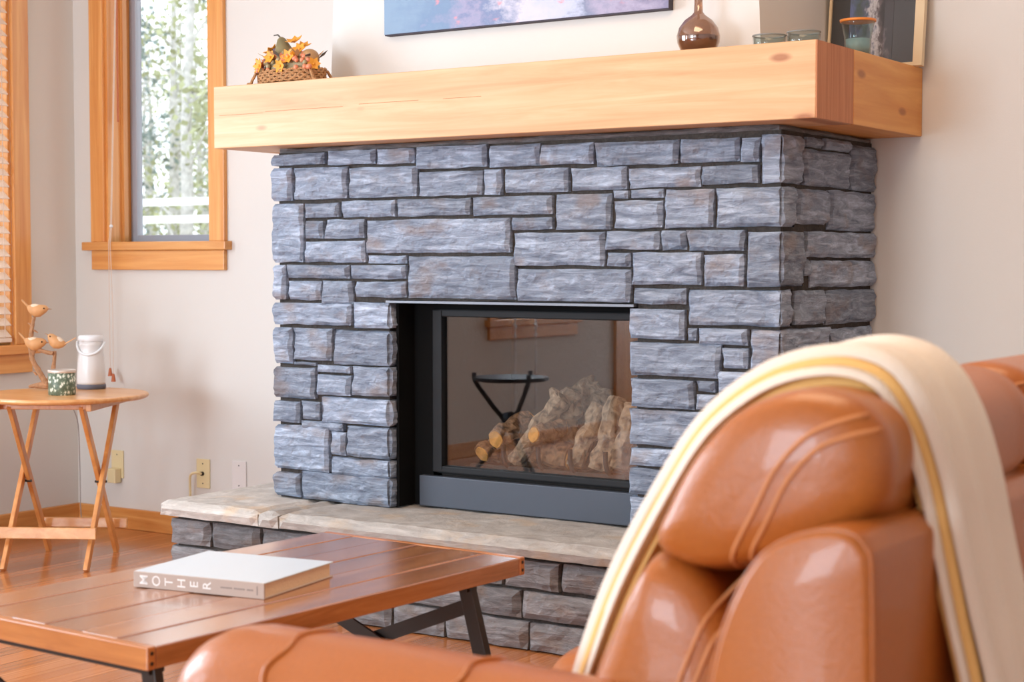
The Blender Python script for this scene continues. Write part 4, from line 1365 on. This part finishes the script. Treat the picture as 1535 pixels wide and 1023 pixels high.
# contrast seams down the ends of the head pillows and backs
from mathutils.bvhtree import BVHTree
for pair in (CUSH[:2], CUSH[3:5]):
    tv, tf = [], []
    for o in pair:
        k = len(tv)
        w = WORLD[o.name]
        tv += [v.co + w for v in o.data.vertices]
        tf += [[i + k for i in p.vertices] for p in o.data.polygons]
    tree_ = BVHTree.FromPolygons(tv, tf)
    for off in (-.0105, .0105):
        line = catmull([(-.766, 1.001, 0), (-.80, .993, 0), (-.842, .974, 0), (-.882, .932, 0), (-.915, .872, 0), (-.948, .814, 0), (-.983, .735, 0), (-1.016, .650, 0), (-1.04, .58, 0)], 48, False)
        pts = []
        for i, p in enumerate(line):
            t = (line[min(i + 1, 47)] - line[max(i - 1, 0)]).normalized()
            q = p + Vector((-t.y, t.x, 0)) * off
            h = tree_.ray_cast(Vector((q.x, WORLD[pair[0].name].y - .6, q.y)), Vector((0, 1, 0)))
            if h[0] is not None:
                pts.append(h[0] + Vector((0, -.0008, 0)))
        MB().tube(pts, .0034, 6).build('seam', M_STITCH, so, smooth=True)
MB().tube(catmull([(-.775, 2.70, .985), (-.773, 2.85, .987), (-.773, 3.2, .987), (-.775, 3.44, .985)], 30, False), .004, 6).build('seam', M_STITCH, so, smooth=True)
MB().tube(catmull([(-.765, 2.70, .967), (-.763, 2.85, .969), (-.763, 3.2, .969), (-.765, 3.44, .967)], 30, False), .004, 6).build('seam', M_STITCH, so, smooth=True)

# ------------------------------------------------------------------ throw blanket over the near seat back
def blanket_mat():
    m, nt, b = new_mat('cream_throw_knit')
    tc = nt.nodes.new('ShaderNodeTexCoord')
    n = nt.nodes.new('ShaderNodeTexNoise')
    n.inputs['Scale'].default_value = 260
    n.inputs['Detail'].default_value = 3
    nt.links.new(tc.outputs['Object'], n.inputs['Vector'])
    bp_ = nt.nodes.new('ShaderNodeBump')
    bp_.inputs['Strength'].default_value = .5
    bp_.inputs['Distance'].default_value = .006
    nt.links.new(n.outputs['Fac'], bp_.inputs['Height'])
    nt.links.new(bp_.outputs['Normal'], b.inputs['Normal'])
    b.inputs['Base Color'].default_value = lin((240, 226, 208))
    b.inputs['Roughness'].default_value = .95
    b.inputs['Sheen Weight'].default_value = .4
    return m


M_THROW = blanket_mat()
M_EDGE = simple('mustard_throw_edge', (236, 190, 118), .95, bump=.4, bscale=200)
th = thing('throw_blanket', (-1.0, 2.3, .40), 'cream throw blanket with mustard edge draped over the sofa back', 'blanket')
PATH = [(-1.300, .49), (-1.272, .595), (-1.218, .73), (-1.138, .870), (-1.072, .965), (-.998, 1.026), (-.93, 1.056), (-.86, 1.064), (-.805, 1.045), (-.768, .99), (-.742, .915), (-.722, .83), (-.70, .74), (-.672, .63), (-.655, .5), (-.645, .36)]
pth = catmull([(p[0], p[1], 0) for p in PATH], 90, False)


def drape(name, mat, ya, yb, lift, thick, jag, skew=0.0):
    ny = 22
    rs = []
    for i, p in enumerate(pth):
        t = (pth[min(i + 1, 89)] - pth[max(i - 1, 0)]).normalized()
        nrm = Vector((-t.y, t.x, 0))
        u = i / 89
        pa = ya + jag * noise.noise(Vector((u * 5, lift * 60, 3))) + skew * u
        pb = yb + jag * noise.noise(Vector((u * 5, lift * 60, 9))) + skew * u
        ring = []
        for k in range(ny + 1):
            v = k / ny
            y = pa + (pb - pa) * v
            rip = .007 * noise.noise(Vector((u * 3.0, v * 5 + lift * 30, 1))) + .004 * math.sin(v * 17 + 2 * u)
            e = min(v, 1 - v) / .06
            bulge = thick * (math.sqrt(max(0, 1 - (1 - min(e, 1)) ** 2)))
            q = p + nrm * (lift + rip + bulge)
            ring.append((q.x, y, q.y))
        for k in range(ny, -1, -1):
            v = k / ny
            y = pa + (pb - pa) * v
            rip = .007 * noise.noise(Vector((u * 3.0, v * 5 + lift * 30, 1))) + .004 * math.sin(v * 17 + 2 * u)
            q = p + nrm * (lift + rip - .001)
            ring.append((q.x, y, q.y))
        rs.append(ring)
    return MB().rings(rs).build(name, mat, th, smooth=True)


drape('under_fold', M_EDGE, 2.095, 2.31, -.030, .014, .014)
drape('middle_fold', M_THROW, 2.082, 2.315, -.016, .012, .014)
drape('mustard_fold', M_EDGE, 2.092, 2.325, -.004, .010, .012)
drape('top_layer', M_THROW, 2.104, 2.335, .008, .016, .010)

# ------------------------------------------------------------------ round iron stand, mirrored in the fireplace glass
sd = thing('iron_stand', (-5.0, 1.79, 0), 'dark round-topped iron stand with curved legs, mirrored in the fireplace glass', 'stand')
MB().lathe([(.0, .555), (.185, .555), (.205, .562), (.205, .578), (0, .578)], (-5.0, 1.79, 0), 40).build('round_top', M_ROPE, sd)
for k in range(3):
    a = 2 * math.pi * k / 3 + .5
    d = Vector((math.cos(a), math.sin(a), 0))
    c = Vector((-5.0, 1.79, 0))
    MB().tube(catmull([c + d * .20 + Vector((0, 0, .60)), c + d * .19 + Vector((0, 0, .545)), c + d * .10 + Vector((0, 0, .42)), c + d * .035 + Vector((0, 0, .33)), c + d * .06 + Vector((0, 0, .24)), c + d * .15 + Vector((0, 0, .12)), c + d * .25 + Vector((0, 0, .013))], 28, False), .013, 8).build('leg', M_ROPE, sd, smooth=True)
MB().lathe([(0, .27), (.045, .28), (.05, .33), (.045, .38), (0, .39)], (-5.0, 1.79, 0), 20).build('hub', M_ROPE, sd, smooth=True)
